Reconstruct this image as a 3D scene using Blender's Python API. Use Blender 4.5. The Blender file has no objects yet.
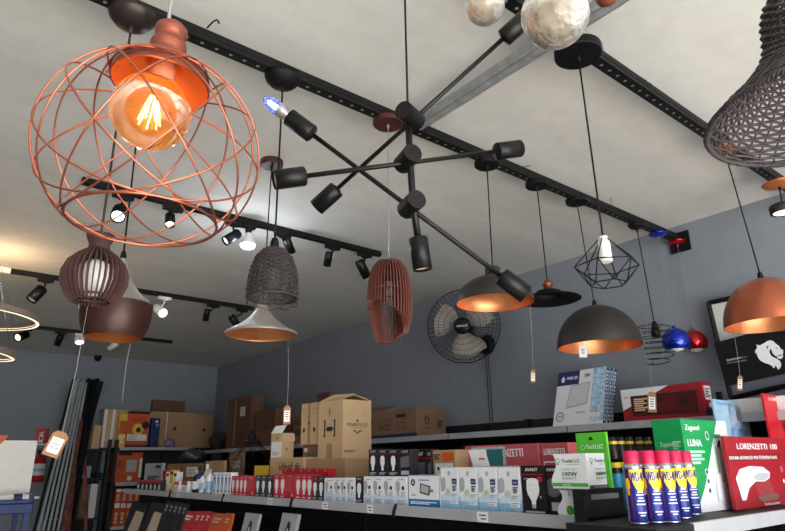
import bpy, math, random
from mathutils import Vector, Matrix
random.seed(7)
S = bpy.context.scene
COL = S.collection
PI = math.pi
V = Vector
sin, cos = math.sin, math.cos

# ------------------------------------------------------------------ camera
F, CX, CY, H = 608.0, 392.5, 265.5, 1.6
Xa = V((1180-CX, -(452-CY), -F)).normalized()
Ya = V((-127-CX, -(473-CY), -F)); Ya = (Ya - Xa*Xa.dot(Ya)).normalized()
Za = Xa.cross(Ya)
RW = Matrix((Xa, Ya, Za))            # world = RW @ camera
EYE = V((0, 0, H))
def ray(px, py): return RW @ V((px-CX, -(py-CY), -F))
def onz(px, py, z): d = ray(px, py); return EYE + d*((z-H)/d.z)
def onx(px, py, x): d = ray(px, py); return EYE + d*(x/d.x)
def ony(px, py, y): d = ray(px, py); return EYE + d*(y/d.y)
def atd(px, py, dep): return EYE + ray(px, py)*(dep/F)
def proj(p):
    c = RW.transposed() @ (V(p)-EYE); return (CX+F*c.x/-c.z, CY-F*c.y/-c.z, -c.z)
def zat(x, y, py):                   # height on the vertical line through (x, y) seen at image row py
    lo, hi = -0.5, 3.4
    for _ in range(40):
        m = (lo+hi)/2
        if proj((x, y, m))[1] > py: lo = m
        else: hi = m
    return (lo+hi)/2
cd = bpy.data.cameras.new('camera'); cam = bpy.data.objects.new('camera', cd); COL.objects.link(cam)
cd.sensor_width = 36; cd.lens = F/785*36; cd.clip_start = .02
M4 = RW.to_4x4(); M4.translation = EYE; cam.matrix_world = M4
S.camera = cam
S.view_settings.view_transform = 'Standard'; S.view_settings.look = 'None'
S.view_settings.exposure = 0.12; S.view_settings.gamma = 1; S.view_settings.use_curve_mapping = False

# ------------------------------------------------------------------ materials
def lin(c):
    return tuple((v/255/12.92 if v/255 <= .04045 else ((v/255+.055)/1.055)**2.4) for v in c)+(1,)
MATS = {}
def mat(name, rgb, rough=.6, metal=0, noise=0, nscale=20, bump=0, bscale=60, emit=0, ecol=None, trans=0, alpha=1, ior=1.45, stretch=None, coat=0, spec=None):
    if name in MATS: return MATS[name]
    m = bpy.data.materials.new(name); m.use_nodes = True
    nt = m.node_tree; b = nt.nodes['Principled BSDF']; c = lin(rgb)
    b.inputs['Base Color'].default_value = c
    b.inputs['Roughness'].default_value = rough; b.inputs['Metallic'].default_value = metal
    b.inputs['IOR'].default_value = ior
    if trans: b.inputs['Transmission Weight'].default_value = trans
    if alpha < 1: b.inputs['Alpha'].default_value = alpha
    if coat: b.inputs['Coat Weight'].default_value = coat; b.inputs['Coat Roughness'].default_value = .08
    if spec is not None: b.inputs['Specular IOR Level'].default_value = spec
    if emit:
        b.inputs['Emission Color'].default_value = lin(ecol or rgb); b.inputs['Emission Strength'].default_value = emit
    if noise or bump:
        tc = nt.nodes.new('ShaderNodeTexCoord'); mp = nt.nodes.new('ShaderNodeMapping')
        nt.links.new(tc.outputs['Object'], mp.inputs[0])
        if stretch: mp.inputs['Scale'].default_value = stretch
    if noise:
        n = nt.nodes.new('ShaderNodeTexNoise'); n.inputs['Scale'].default_value = nscale; n.inputs['Detail'].default_value = 5
        nt.links.new(mp.outputs[0], n.inputs['Vector'])
        r = nt.nodes.new('ShaderNodeValToRGB')
        r.color_ramp.elements[0].position = .3; r.color_ramp.elements[1].position = .7
        r.color_ramp.elements[0].color = tuple(v*(1-noise) for v in c[:3])+(1,)
        r.color_ramp.elements[1].color = tuple(min(1, v*(1+noise)) for v in c[:3])+(1,)
        nt.links.new(n.outputs['Fac'], r.inputs[0]); nt.links.new(r.outputs[0], b.inputs['Base Color'])
    if bump:
        n = nt.nodes.new('ShaderNodeTexNoise'); n.inputs['Scale'].default_value = bscale; n.inputs['Detail'].default_value = 6
        nt.links.new(mp.outputs[0], n.inputs['Vector'])
        bp = nt.nodes.new('ShaderNodeBump'); bp.inputs['Strength'].default_value = bump; bp.inputs['Distance'].default_value = .01
        nt.links.new(n.outputs['Fac'], bp.inputs['Height']); nt.links.new(bp.outputs[0], b.inputs['Normal'])
    MATS[name] = m
    return m

black = mat('black_metal', (14, 14, 15), .4, .1, spec=.35, noise=.15, nscale=40)
matteblack = mat('matte_black', (11, 11, 12), .6, 0, spec=.3, noise=.2, nscale=30)
railblack = mat('rail_black', (20, 20, 20), .5, .1, spec=.3, noise=.2, nscale=15)
darkpaint = mat('dark_shelf_paint', (15, 16, 19), .55, 0, noise=.2, nscale=8)
stripgrey = mat('price_rail_grey', (176, 178, 184), .35, .2, noise=.06, nscale=10)
galv = mat('galvanised_steel', (150, 153, 154), .5, .3, noise=.2, nscale=25)
copper = mat('copper_wire', (186, 108, 84), .28, .9, noise=.1, nscale=12)
copperin = mat('copper_leaf_inside', (214, 140, 92), .38, .75, noise=.12, nscale=14)
copperout = mat('brushed_copper', (188, 108, 78), .3, .9, noise=.1, nscale=5, stretch=(1, 1, .15))
copperpaint = mat('copper_paint', (150, 84, 66), .35, .7, noise=.08, nscale=20)
orangein = mat('orange_gloss_inside', (206, 122, 66), .35, .6, noise=.12, nscale=9)
darkdome = mat('charcoal_enamel', (48, 44, 42), .5, .2, noise=.12, nscale=9)
brownbell = mat('bronze_brown_enamel', (62, 35, 30), .38, .3, noise=.1, nscale=7)
bronzecan = mat('dark_bronze', (48, 38, 35), .4, .3, noise=.1, nscale=12)
brownplast = mat('reddish_brown_plastic', (66, 32, 27), .5, 0, noise=.15, nscale=20)
rust = mat('rust_red_wood', (98, 52, 42), .6, 0, noise=.15, nscale=18, stretch=(1, 1, .2))
mdfdark = mat('dark_walnut_board', (74, 48, 45), .6, 0, noise=.18, nscale=22, stretch=(1, 1, .3))
wickerm = mat('dark_rattan', (56, 49, 49), .55, 0, noise=.3, nscale=60, bump=.2, bscale=90)
wickerg = mat('grey_brown_rattan', (60, 53, 55), .5, 0, noise=.3, nscale=50, bump=.2, bscale=90)
alu = mat('spun_aluminium', (158, 150, 146), .5, .45, noise=.08, nscale=8)
whiteplast = mat('white_plastic', (225, 224, 220), .45, 0, noise=.03)
paper = mat('white_paper', (226, 226, 224), .8, 0, noise=.03)
kraft = mat('kraft_tag', (146, 106, 72), .8, 0, noise=.08, nscale=40)
string = mat('twine', (150, 145, 136), .8, 0, noise=.1, nscale=100)
clearcord = mat('clear_cord', (150, 150, 150), .3, 0, trans=.3, noise=.02)
cardA = mat('cardboard_tan', (170, 138, 104), .85, 0, noise=.06, nscale=6, bump=.1, bscale=120)
cardB = mat('cardboard_brown', (132, 102, 80), .85, 0, noise=.08, nscale=6, bump=.1, bscale=120)
cardC = mat('cardboard_pale', (192, 162, 124), .85, 0, noise=.06, nscale=6, bump=.1, bscale=120)
cardD = mat('cardboard_reddish', (112, 80, 64), .85, 0, noise=.08, nscale=6, bump=.1, bscale=120)
tape = mat('parcel_tape', (160, 122, 80), .35, 0, noise=.05)
ink = mat('black_ink', (34, 30, 28), .7, 0, noise=.05)
brownink = mat('brown_ink', (92, 60, 46), .7, 0, noise=.05)
white = mat('white_card', (228, 230, 234), .5, 0, noise=.02)
greyc = mat('grey_card', (168, 172, 178), .55, 0, noise=.03)
blackc = mat('black_card', (26, 24, 26), .4, 0, noise=.05)
redc = mat('red_card', (186, 24, 40), .4, 0, noise=.05)
redd = mat('deep_red_card', (150, 22, 34), .4, 0, noise=.06)
pinkc = mat('pinkish_red_card', (186, 84, 92), .4, 0, noise=.06)
bluec = mat('blue_card', (20, 112, 180), .4, 0, noise=.04)
navyc = mat('navy_card', (28, 44, 96), .4, 0, noise=.04)
lblue = mat('light_blue_card', (140, 182, 214), .45, 0, noise=.1, nscale=60)
greenc = mat('green_card', (16, 140, 76), .4, 0, noise=.05)
dgreenc = mat('deep_green_card', (18, 118, 66), .4, 0, noise=.05)
limec = mat('lime_card', (88, 190, 50), .4, 0, noise=.04)
limep = mat('lime_ink', (74, 168, 50), .5, 0, noise=.04)
orangec = mat('orange_card', (196, 82, 30), .45, 0, noise=.06)
yellowc = mat('yellow_card', (226, 190, 40), .45, 0, noise=.05)
beige = mat('beige_card', (196, 180, 160), .7, 0, noise=.05)
capred = mat('crimson_cap', (200, 30, 78), .4, 0, noise=.04)
canblue = mat('can_blue', (30, 42, 124), .32, .2, noise=.05)
canyellow = mat('can_yellow', (240, 206, 30), .35, 0, noise=.03)
silver = mat('silver_tin', (190, 192, 196), .25, .9, noise=.05)
chrome = mat('chrome', (205, 205, 208), .12, 1, noise=.03)
blueball = mat('metallic_blue', (16, 52, 190), .18, .7, noise=.06, coat=.6)
redball = mat('metallic_red', (190, 14, 26), .18, .7, noise=.06, coat=.6)
clearpl = mat('clear_blister', (200, 222, 238), .1, 0, alpha=.35, noise=.02)
darkbag = mat('dark_plastic_bag', (44, 46, 54), .2, 0, noise=.3, nscale=20, bump=.6, bscale=30)
bluecart = mat('blue_cart_plastic', (24, 46, 108), .45, 0, noise=.08)
extred = mat('extinguisher_red', (176, 26, 30), .3, 0, noise=.05)
bladem = mat('translucent_white_blade', (190, 180, 168), .4, 0, alpha=.5, noise=.03)
ledcool = mat('led_cool', (235, 245, 255), .5, emit=9, ecol=(215, 236, 255))
ledsoft = mat('led_soft', (235, 242, 255), .5, emit=2.2, ecol=(225, 238, 255))
ledwarm = mat('led_warm', (255, 240, 215), .5, emit=1.6, ecol=(255, 232, 196))
ledoff = mat('led_off_lens', (190, 196, 200), .3, noise=.05)
filament = mat('hot_filament', (255, 220, 150), .5, emit=26, ecol=(255, 214, 140))
fil_blue = mat('cool_filament', (225, 235, 255), .5, emit=14, ecol=(215, 228, 255))

def glassmat(name, rgb, rough, tr, mixn=None):
    # thin coloured glass: transparent + glossy
    m = bpy.data.materials.new(name); m.use_nodes = True; nt = m.node_tree; N = nt.nodes; L = nt.links
    N.remove(N['Principled BSDF']); out = N['Material Output']
    t = N.new('ShaderNodeBsdfTransparent'); t.inputs[0].default_value = lin(rgb)
    g = N.new('ShaderNodeBsdfGlossy'); g.inputs['Roughness'].default_value = rough
    g.inputs[0].default_value = (.9, .9, .9, 1)
    fr = N.new('ShaderNodeLayerWeight'); fr.inputs['Blend'].default_value = tr
    tc = N.new('ShaderNodeTexCoord'); n = N.new('ShaderNodeTexNoise'); n.inputs['Scale'].default_value = 30
    L.new(tc.outputs['Object'], n.inputs['Vector'])
    bp = N.new('ShaderNodeBump'); bp.inputs['Strength'].default_value = .25; bp.inputs['Distance'].default_value = .004
    L.new(n.outputs['Fac'], bp.inputs['Height']); L.new(bp.outputs[0], g.inputs['Normal'])
    mx = N.new('ShaderNodeMixShader'); L.new(fr.outputs['Fresnel'], mx.inputs[0]); L.new(t.outputs[0], mx.inputs[1]); L.new(g.outputs[0], mx.inputs[2])
    if mixn:
        d = N.new('ShaderNodeBsdfTranslucent'); d.inputs[0].default_value = lin(mixn)
        m2 = N.new('ShaderNodeMixShader'); m2.inputs[0].default_value = .16
        L.new(mx.outputs[0], m2.inputs[1]); L.new(d.outputs[0], m2.inputs[2]); L.new(m2.outputs[0], out.inputs[0])
    else: L.new(mx.outputs[0], out.inputs[0])
    MATS[name] = m
    return m
amber = glassmat('amber_glass', (236, 186, 126), .06, .35, (250, 180, 100))
clearglass = glassmat('clear_glass', (235, 240, 250), .04, .35)
blueglass = glassmat('bluish_glass', (205, 215, 255), .05, .4, (150, 170, 255))
crystal = mat('crackled_crystal', (212, 200, 180), .04, 0, trans=.8, ior=1.4, bump=.9, bscale=45, noise=.4, nscale=38, coat=.6)

# ------------------------------------------------------------------ mesh builder
FONTC = {}
def text_mesh(s):
    if s in FONTC: return FONTC[s]
    c = bpy.data.curves.new('t', 'FONT'); c.body = s; c.align_x = 'LEFT'; c.size = 1; c.resolution_u = 2
    o = bpy.data.objects.new('t', c); COL.objects.link(o)
    dg = bpy.context.evaluated_depsgraph_get(); me = bpy.data.meshes.new_from_object(o.evaluated_get(dg))
    vs = [v.co.copy() for v in me.vertices]; fs = [tuple(p.vertices) for p in me.polygons]
    bpy.data.objects.remove(o); bpy.data.curves.remove(c); bpy.data.meshes.remove(me)
    w = max(v.x for v in vs) if vs else 1
    FONTC[s] = (vs, fs, w)
    return FONTC[s]

class MB:
    def __init__(s): s.v = []; s.f = []; s.m = []; s.sm = []; s.mats = []
    def mi(s, m):
        if m not in s.mats: s.mats.append(m)
        return s.mats.index(m)
    def add(s, vs, fs, m, smooth=False):
        o = len(s.v); s.v += [tuple(v) for v in vs]; k = s.mi(m)
        for f in fs: s.f.append(tuple(i+o for i in f)); s.m.append(k); s.sm.append(smooth)
    def box(s, a, b, m, T=None):
        x0, y0, z0 = a; x1, y1, z1 = b
        vs = [V(p) for p in ((x0,y0,z0),(x1,y0,z0),(x1,y1,z0),(x0,y1,z0),(x0,y0,z1),(x1,y0,z1),(x1,y1,z1),(x0,y1,z1))]
        if T: vs = [T @ v for v in vs]
        s.add(vs, [(0,3,2,1),(4,5,6,7),(0,1,5,4),(1,2,6,5),(2,3,7,6),(3,0,4,7)], m)
    def lathe(s, prof, m, seg=32, T=None, smooth=True, cap0=False, cap1=False):
        vs = []
        for r, z in prof:
            for i in range(seg):
                a = 2*PI*i/seg; v = V((r*cos(a), r*sin(a), z)); vs.append(T @ v if T else v)
        fs = []
        for j in range(len(prof)-1):
            for i in range(seg):
                k = (i+1) % seg; fs.append((j*seg+i, j*seg+k, (j+1)*seg+k, (j+1)*seg+i))
        if cap0: fs.append(tuple(range(seg))[::-1])
        if cap1: fs.append(tuple((len(prof)-1)*seg+i for i in range(seg)))
        s.add(vs, fs, m, smooth)
    def cyl(s, p0, p1, r, m, seg=12, r1=None, caps=True, smooth=True):
        p0, p1 = V(p0), V(p1); d = p1-p0; L = d.length
        T = Matrix.Translation(p0) @ d.to_track_quat('Z', 'Y').to_matrix().to_4x4()
        r1 = r if r1 is None else r1
        s.lathe([(r, 0), (r1, L)], m, seg, T, smooth)
        if caps:
            s.lathe([(r, 0), (0.0001, 0)], m, seg, T, False); s.lathe([(r1, L), (0.0001, L)], m, seg, T, False)
    def tube(s, pts, r, m, seg=6, closed=False):
        pts = [V(p) for p in pts]; n = len(pts); vs = []; up = None
        for i, p in enumerate(pts):
            if closed: t = pts[(i+1) % n]-pts[i-1]
            else: t = pts[min(i+1, n-1)]-pts[max(i-1, 0)]
            t = t.normalized() if t.length > 1e-9 else V((0, 0, 1))
            if up is None:
                up = V((0, 0, 1)) if abs(t.z) < .9 else V((1, 0, 0))
            a = t.cross(up)
            if a.length < 1e-4: a = t.cross(V((.3, .9, .2)))
            a.normalize(); b = a.cross(t).normalized(); up = b
            for k in range(seg):
                q = 2*PI*k/seg; vs.append(p+a*cos(q)*r+b*sin(q)*r)
        fs = []
        for i in range(n if closed else n-1):
            j = (i+1) % n
            for k in range(seg):
                l = (k+1) % seg; fs.append((i*seg+k, i*seg+l, j*seg+l, j*seg+k))
        if not closed: fs += [tuple(range(seg))[::-1], tuple((n-1)*seg+k for k in range(seg))]
        s.add(vs, fs, m, True)
    def plate(s, pts, th, m, T=None):      # polygon in local XY, extruded th along +Z
        n = len(pts); vs = [V((p[0], p[1], 0)) for p in pts]+[V((p[0], p[1], th)) for p in pts]
        if T: vs = [T @ v for v in vs]
        s.add(vs, [tuple(range(n))[::-1], tuple(range(n, 2*n))]+[(i, (i+1) % n, n+(i+1) % n, n+i) for i in range(n)], m)
    def text(s, st, h, T, m, fitw=None, center=False, bold=0):
        vs, fs, w = text_mesh(st); sx = h
        if fitw: sx = fitw/w
        ox = -w*sx/2 if center else 0
        for k in range(2 if bold else 1):
            s.add([T @ V((v.x*sx+ox+k*bold, v.y*h, v.z+k*.0001)) for v in vs], fs, m)
    def build(s, name, parent=None, loc=(0, 0, 0), bevel=0, rot=None):
        me = bpy.data.meshes.new(name); me.from_pydata(s.v, [], s.f)
        for m in s.mats: me.materials.append(m)
        me.polygons.foreach_set('material_index', s.m); me.polygons.foreach_set('use_smooth', s.sm); me.update()
        o = bpy.data.objects.new(name, me); COL.objects.link(o); o.location = loc
        if rot: o.rotation_euler = rot
        if parent: o.parent = parent
        if bevel:
            b = o.modifiers.new('bevel', 'BEVEL'); b.width = bevel; b.segments = 2; b.limit_method = 'ANGLE'
        return o
def tag(o, label, cat, group=None):
    o['label'] = label; o['category'] = cat
    if group: o['group'] = group
    return o
def thing(name, label, cat, loc=(0, 0, 0), group=None, rot=None):
    o = bpy.data.objects.new(name, None); COL.objects.link(o); o.location = loc; o.empty_display_size = .05
    if rot: o.rotation_euler = rot
    return tag(o, label, cat, group)
def struct(o): o['kind'] = 'structure'; return o
ORD = ['leftmost', 'second from left', 'third from left', 'fourth from left', 'fifth from left', 'sixth from left', 'seventh from left', 'eighth from left', 'ninth from left']

# ------------------------------------------------------------------ the room
ZC, WX, WY, LX, FY = 3.04, 3.75, 8.81, -3.2, -3.4
def plaster(name, rgb, amt, sc, stretch, bump):
    m = mat(name, rgb, .85, 0, noise=amt, nscale=sc, bump=bump, bscale=14, stretch=stretch, spec=.25)
    # a second, finer trowel mottling
    nt = m.node_tree; b = nt.nodes['Principled BSDF']; src = b.inputs['Base Color'].links[0].from_socket
    tc = nt.nodes.new('ShaderNodeTexCoord'); n = nt.nodes.new('ShaderNodeTexNoise'); n.inputs['Scale'].default_value = 14; n.inputs['Detail'].default_value = 8
    nt.links.new(tc.outputs['Object'], n.inputs['Vector'])
    r = nt.nodes.new('ShaderNodeValToRGB'); r.color_ramp.elements[0].color = (.95, .95, .95, 1); r.color_ramp.elements[0].position = .35; r.color_ramp.elements[1].position = .6
    nt.links.new(n.outputs['Fac'], r.inputs[0])
    mx = nt.nodes.new('ShaderNodeMix'); mx.data_type = 'RGBA'; mx.blend_type = 'MULTIPLY'; mx.inputs[0].default_value = 1
    nt.links.new(src, mx.inputs[6]); nt.links.new(r.outputs[0], mx.inputs[7]); nt.links.new(mx.outputs[2], b.inputs['Base Color'])
    return m
ceilm = plaster('trowelled_ceiling', (208, 207, 203), .07, 1.3, (.6, 2.4, 1), .10)
wallm = plaster('grey_wall_paint', (136, 141, 150), .03, 1.2, (1, 1, 1), .08)
floorm = plaster('pale_floor_tile', (186, 180, 170), .05, 3, (1, 1, 1), .02)
def slab(name, a, b, m):
    q = MB(); q.box(a, b, m); return struct(q.build(name))
slab('ceiling', (LX-.2, FY-.2, ZC), (WX+.2, WY+.2, ZC+.15), ceilm)
slab('floor', (LX-.2, FY-.2, -.1), (WX+.2, WY+.2, 0), floorm)
slab('wall_right', (WX, FY-.2, 0), (WX+.2, WY+.2, ZC), wallm)
slab('wall_back', (LX, WY, 0), (WX, WY+.2, ZC), wallm)
slab('wall_left', (LX-.2, FY-.2, 0), (LX, WY+.2, ZC), wallm)
# shop front behind the camera: a wide doorway open to daylight
q = MB(); q.box((LX, FY-.2, 2.75), (WX, FY, ZC), wallm); q.box((2.9, FY-.2, 0), (WX, FY, 2.75), wallm); q.box((LX, FY-.2, 0), (-2.6, FY, 2.75), wallm)
struct(q.build('wall_front'))

W = bpy.data.worlds.new('world'); S.world = W; W.use_nodes = True
bg = W.node_tree.nodes['Background']; bg.inputs[0].default_value = (.86, .92, 1, 1); bg.inputs[1].default_value = 2.0
def area(name, loc, rot, sx, sy, e, col):
    l = bpy.data.lights.new(name, 'AREA'); l.shape = 'RECTANGLE'; l.size = sx; l.size_y = sy; l.energy = e; l.color = col
    o = bpy.data.objects.new(name, l); COL.objects.link(o); o.location = loc; o.rotation_euler = rot; return o
def point(name, loc, e, col, r=.05):
    l = bpy.data.lights.new(name, 'POINT'); l.energy = e; l.color = col; l.shadow_soft_size = r
    o = bpy.data.objects.new(name, l); COL.objects.link(o); o.location = loc; return o
def spotl(name, loc, d, e, col, ang=70, blend=.6, r=.03):
    l = bpy.data.lights.new(name, 'SPOT'); l.energy = e; l.color = col; l.spot_size = math.radians(ang); l.spot_blend = blend; l.shadow_soft_size = r
    o = bpy.data.objects.new(name, l); COL.objects.link(o); o.location = loc; o.rotation_euler = V(d).to_track_quat('-Z', 'Y').to_euler(); return o
area('daylight_through_shopfront', (.2, FY+.05, 1.3), (math.radians(104), 0, 0), 5.4, 2.4, 220, (.96, .98, 1))
sl = bpy.data.lights.new('sun', 'SUN'); sl.energy = 56; sl.angle = math.radians(2); sl.color = (1, .96, .9)
so = bpy.data.objects.new('sun', sl); COL.objects.link(so); so.rotation_euler = V((.15, .75, -1)).to_track_quat('-Z', 'Y').to_euler()

# ------------------------------------------------------------------ rails
ZR = 2.93
innerstrip = mat('pale_hole_backing', (170, 172, 172), .6, 0, noise=.05)  # added pale strip; its colour imitates bright ceiling showing through the holes
def perf_rail(name, label, p0, p1, m, w=.042, hgt=.042, pitch=.05, hr=.0065, rods=True):
    p0, p1 = V(p0), V(p1); L = (p1-p0).length; d = (p1-p0).normalized()
    T = Matrix.Translation(p0) @ d.to_track_quat('X', 'Z').to_matrix().to_4x4()
    q = MB(); n = max(1, int(L/pitch)); pt = L/n; vs = []; fs = []
    for i in range(n):
        x0 = i*pt; xc = x0+pt/2; o = len(vs)
        rect = [(x0+pt, 0), (x0+pt, w/2), (xc, w/2), (x0, w/2), (x0, 0), (x0, -w/2), (xc, -w/2), (x0+pt, -w/2)]
        vs += [T @ V((x, y, 0)) for x, y in rect]+[T @ V((xc+hr*cos(k*PI/4), hr*sin(k*PI/4), 0)) for k in range(8)]
        for k in range(8): l = (k+1) % 8; fs.append((o+k, o+l, o+8+l, o+8+k))
    q.add(vs, fs, m)
    t = .003
    q.box((0, -w*.3, .004), (L, w*.3, .005), innerstrip, T)
    for sy in (-1, 1):
        y0, y1 = sorted((sy*w/2, sy*(w/2-t)))
        q.box((0, y0, 0), (L, y1, hgt), m, T)
        q.box((0, min(sy*w/2, sy*(w/2-.009)), hgt-t), (L, max(sy*w/2, sy*(w/2-.009)), hgt), m, T)
        q.box((0, min(sy*w/2, sy*(w/2+.002)), hgt*.42), (L, max(sy*w/2, sy*(w/2+.002)), hgt*.52), m, T)
    o = q.build(name); tag(o, label, 'rail')
    k = max(2, int(L/1.1)) if rods else 0
    for i in range(k):
        r = MB(); x = L*(i+.5)/k; c = T @ V((x, 0, 0)); r.cyl((c.x, c.y, ZR+.01), (c.x, c.y, ZC), .004, galv, 6); r.build('threaded_rod', o)
    return o
YA, YB = 1.685, .94
perf_rail('perforated_rail', 'long black perforated ceiling rail carrying the central row of pendants', (-.6, YA, ZR), (3.72, YA, ZR), railblack)
perf_rail('perforated_rail', 'black perforated ceiling rail at upper right behind the large rattan shade', (1.1, YB, ZR), (3.74, YB, ZR), railblack)
perf_rail('perforated_rail', 'bare grey galvanised perforated rail crossing behind the stick chandelier', (1.5, YA-.025, ZR-.001), (1.5, .0, ZR-.001), galv, pitch=.06, hr=.005, rods=False)
q = MB(); q.box((3.735, YA-.075, 2.86), (3.75, YA+.055, 2.99), matteblack); q.box((3.722, YA-.02, 2.945), (3.735, YA+.02, 2.965), black)
tag(q.build('rail_bracket', bevel=.003), 'square black bracket plate fixing the long rail to the grey wall', 'bracket')
def wire(name, label, pts, m, r=.0025):
    q = MB(); q.tube(pts, r, m, 5); return tag(q.build(name), label, 'wire')
a = onz(640, 72, ZC-.02)
def curl(px0, py0, px1, py1, z, n=10, bow=.03):
    p, r_ = onz(px0, py0, z), onz(px1, py1, z)
    return [p.lerp(r_, i/n)+V((0, bow*sin(PI*i/n), .01*sin(PI*i/n))) for i in range(n+1)]
greenw = mat('green_wire', (60, 150, 90), .5, noise=.05); bluew = mat('blue_wire', (50, 110, 190), .5, noise=.05)
wire('loose_wire', 'green wire looping above the rail at upper right', curl(622, 68, 652, 84, ZR+.06), greenw)
wire('loose_wire', 'black wire end poking up from the rail at upper right', curl(646, 80, 656, 92, ZR+.06, bow=.015), matteblack)
wire('loose_wire', 'short blue wire beside the rail near the right arm of the stick chandelier', curl(515, 172, 530, 166, ZR+.05, bow=.01), bluew)
wire('loose_wire', 'short black wire curl above the rail between the copper cage and dark canopy', curl(207, 28, 219, 24, ZR+.05, bow=-.02), matteblack, .003)

# lighting tracks and spotlights
ZT = 3.005
def track(label, p0, p1):
    a, b = onz(*p0, ZT), onz(*p1, ZT); y = (a.y+b.y)/2
    q = MB(); q.box((a.x, y-.017, ZT), (b.x, y+.017, ZC), matteblack); q.box((a.x, y-.006, ZT-.001), (b.x, y+.006, ZT+.002), black)
    tag(q.build('lighting_track'), label, 'track'); return y
y1 = track('long black spotlight track running behind the copper wire cage', (82, 183), (379, 257))
y2 = track('black spotlight track in the middle of the rear ceiling with a white feed end', (-40, 264.5), (252, 311))
y3 = track('rearmost black spotlight track nearest the back wall', (20, 328), (173, 343))
a = onz(11, 272, ZT); q = MB(); q.box((a.x-.16, y2-.02, ZT-.006), (a.x, y2+.02, ZC), whiteplast)
tag(q.build('track_feed', bevel=.003), 'white power feed block on the left end of the middle track', 'connector')
TG = 'track spotlights'
def spot(label, y, pa, ph, pl, body, lens, dd=-.03, w=.056, L=.11, lit=0, wide=None, col=(.86, .93, 1)):
    """pa adapter pixel, ph centre of the head, pl a pixel further along the aim"""
    a = onz(*pa, ZT); a.y = y; dep = proj(a)[2]
    t = thing('track_spotlight', label, 'spotlight', a, TG)
    q = MB(); q.box((-.055, -.016, -.028), (.055, .016, 0), body); q.box((-.02, -.012, -.036), (.03, .012, -.028), body); q.build('adapter', t, bevel=.002)
    c = atd(*ph, dep-.02)-a; d = (atd(*pl, dep-.02+dd)-a-c).normalized()
    q = MB(); q.tube([(0, 0, -.03), (0, 0, c.z*.5), c-d*L*.25], .007, body, 8); q.build('neck', t)
    T = Matrix.Translation(c) @ d.to_track_quat('Z', 'Y').to_matrix().to_4x4()
    r = w/2; q = MB(); q.lathe([(0.001, -L/2), (r*.82, -L/2), (r, -L/2+.008), (r, L/2), (r*.86, L/2), (r*.8, L/2-.012)], body, 24, T, True); q.build('head', t)
    q = MB(); q.lathe([(r*.8, L/2-.012), (0.0005, L/2-.009)], lens, 24, T, False); q.build('lens', t)
    if lit: spotl('spot_beam', a+c+d*(L/2+.01), d, lit, col, wide or 75)
    return t, a, c
spot('black track spotlight, lit, leftmost one inside the copper cage outline', y1, (121, 197), (119, 213), (115.5, 223), black, ledcool, -.12, .075, .11, 14)
spot('black track spotlight with a bright bulb, right of the leftmost lit one in the cage', y1, (170, 209), (170, 220), (170, 229), black, ledcool, -.05, .055, .085, 12)
spot('black track spotlight tilted down left at the cage edge beside a bare bulb', y1, (228, 225), (232, 237), (222, 243), black, ledsoft, -.05, .06, .11, 6)
spot('black track spotlight half hidden behind the dark rattan beehive shade', y1, (281, 234), (289, 246), (293, 256), black, ledoff, .02, .055, .10)
spot('small black track spotlight hanging left of the last one on the front track', y1, (325, 249), (328, 259), (326, 270), black, ledoff, .02, .052, .095)
spot('black track spotlight at the right end of the front track by the slatted shade', y1, (360, 255), (363, 269), (369, 281), black, ledoff, .02, .066, .13)
# bare reflector bulb in a lamp holder
a = onz(241, 230, ZT); a.y = y1
t = thing('bulb_holder', 'glowing white bulb in a black lamp holder on the front track', 'bulb', a)
q = MB(); q.box((-.04, -.016, -.025), (.04, .016, 0), black); q.cyl((0, 0, -.025), (0, 0, -.055), .02, black, 16); q.build('adapter', t)
q = MB(); q.lathe([(.014, -.055), (.016, -.07), (.034, -.098), (.046, -.12), (.046, -.13)], whiteplast, 24); q.build('bulb_body', t)
q = MB(); q.lathe([(.046, -.13), (.043, -.142), (.03, -.152), (.0005, -.156)], ledcool, 24); q.build('bulb_dome', t)
point('bulb_glow', a+V((0, 0, -.2)), 7, (.84, .92, 1), .04)
spot('black track spotlight on the left of the middle track, tilted down left', y2, (45, 280), (37, 294), (30, 301), black, ledoff, -.05, .085, .13)
spot('black track spotlight seen through the walnut slatted globe', y2, (93, 287), (91, 296), (90, 304), black, ledoff, 0, .06, .1)
spot('white track spotlight, the only white one on the middle track', y2, (163, 298), (160, 310.5), (167, 316.5), whiteplast, ledcool, -.1, .085, .14, 10)
spot('small black track spotlight right of the white one on the middle track', y2, (208, 307), (206.5, 315), (205, 323), black, ledoff, 0, .055, .11)
spot('black track spotlight at the right end of the middle track above the aluminium bell', y2, (238, 310.5), (234, 320.5), (239, 328), black, ledoff, 0, .07, .11)
spot('black track spotlight facing left with a pale lens on the rearmost track', y3, (25, 329.5), (22, 336), (15, 338.5), black, ledwarm, -.1, .085, .14, 5)
spot('black track spotlight second from left on the rearmost track', y3, (60, 332.5), (59, 340), (56, 347), black, ledoff, 0, .07, .12)
spot('white reflector spotlight shining on the rearmost track', y3, (79, 335), (79.5, 340), (79.5, 347), whiteplast, ledcool, -.05, .1, .07, 14, 100)
spot('white track spotlight on the rearmost track just below the brown bell', y3, (118, 338), (113, 346), (108, 350), whiteplast, ledsoft, 0, .07, .12)
a = onx(98, 357, 3.0); a = ony(98, 357, WY-.06)
t = thing('security_camera', 'tiny black dome camera high on the back wall', 'camera', a)
q = MB(); q.box((-.05, -.02, .02), (.05, .06, .06), matteblack); q.build('mount', t)
q = MB(); q.lathe([(.0005, -.06), (.03, -.05), (.05, -.01), (.05, .02), (.0005, .02)], black, 16); q.build('dome', t)

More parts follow.
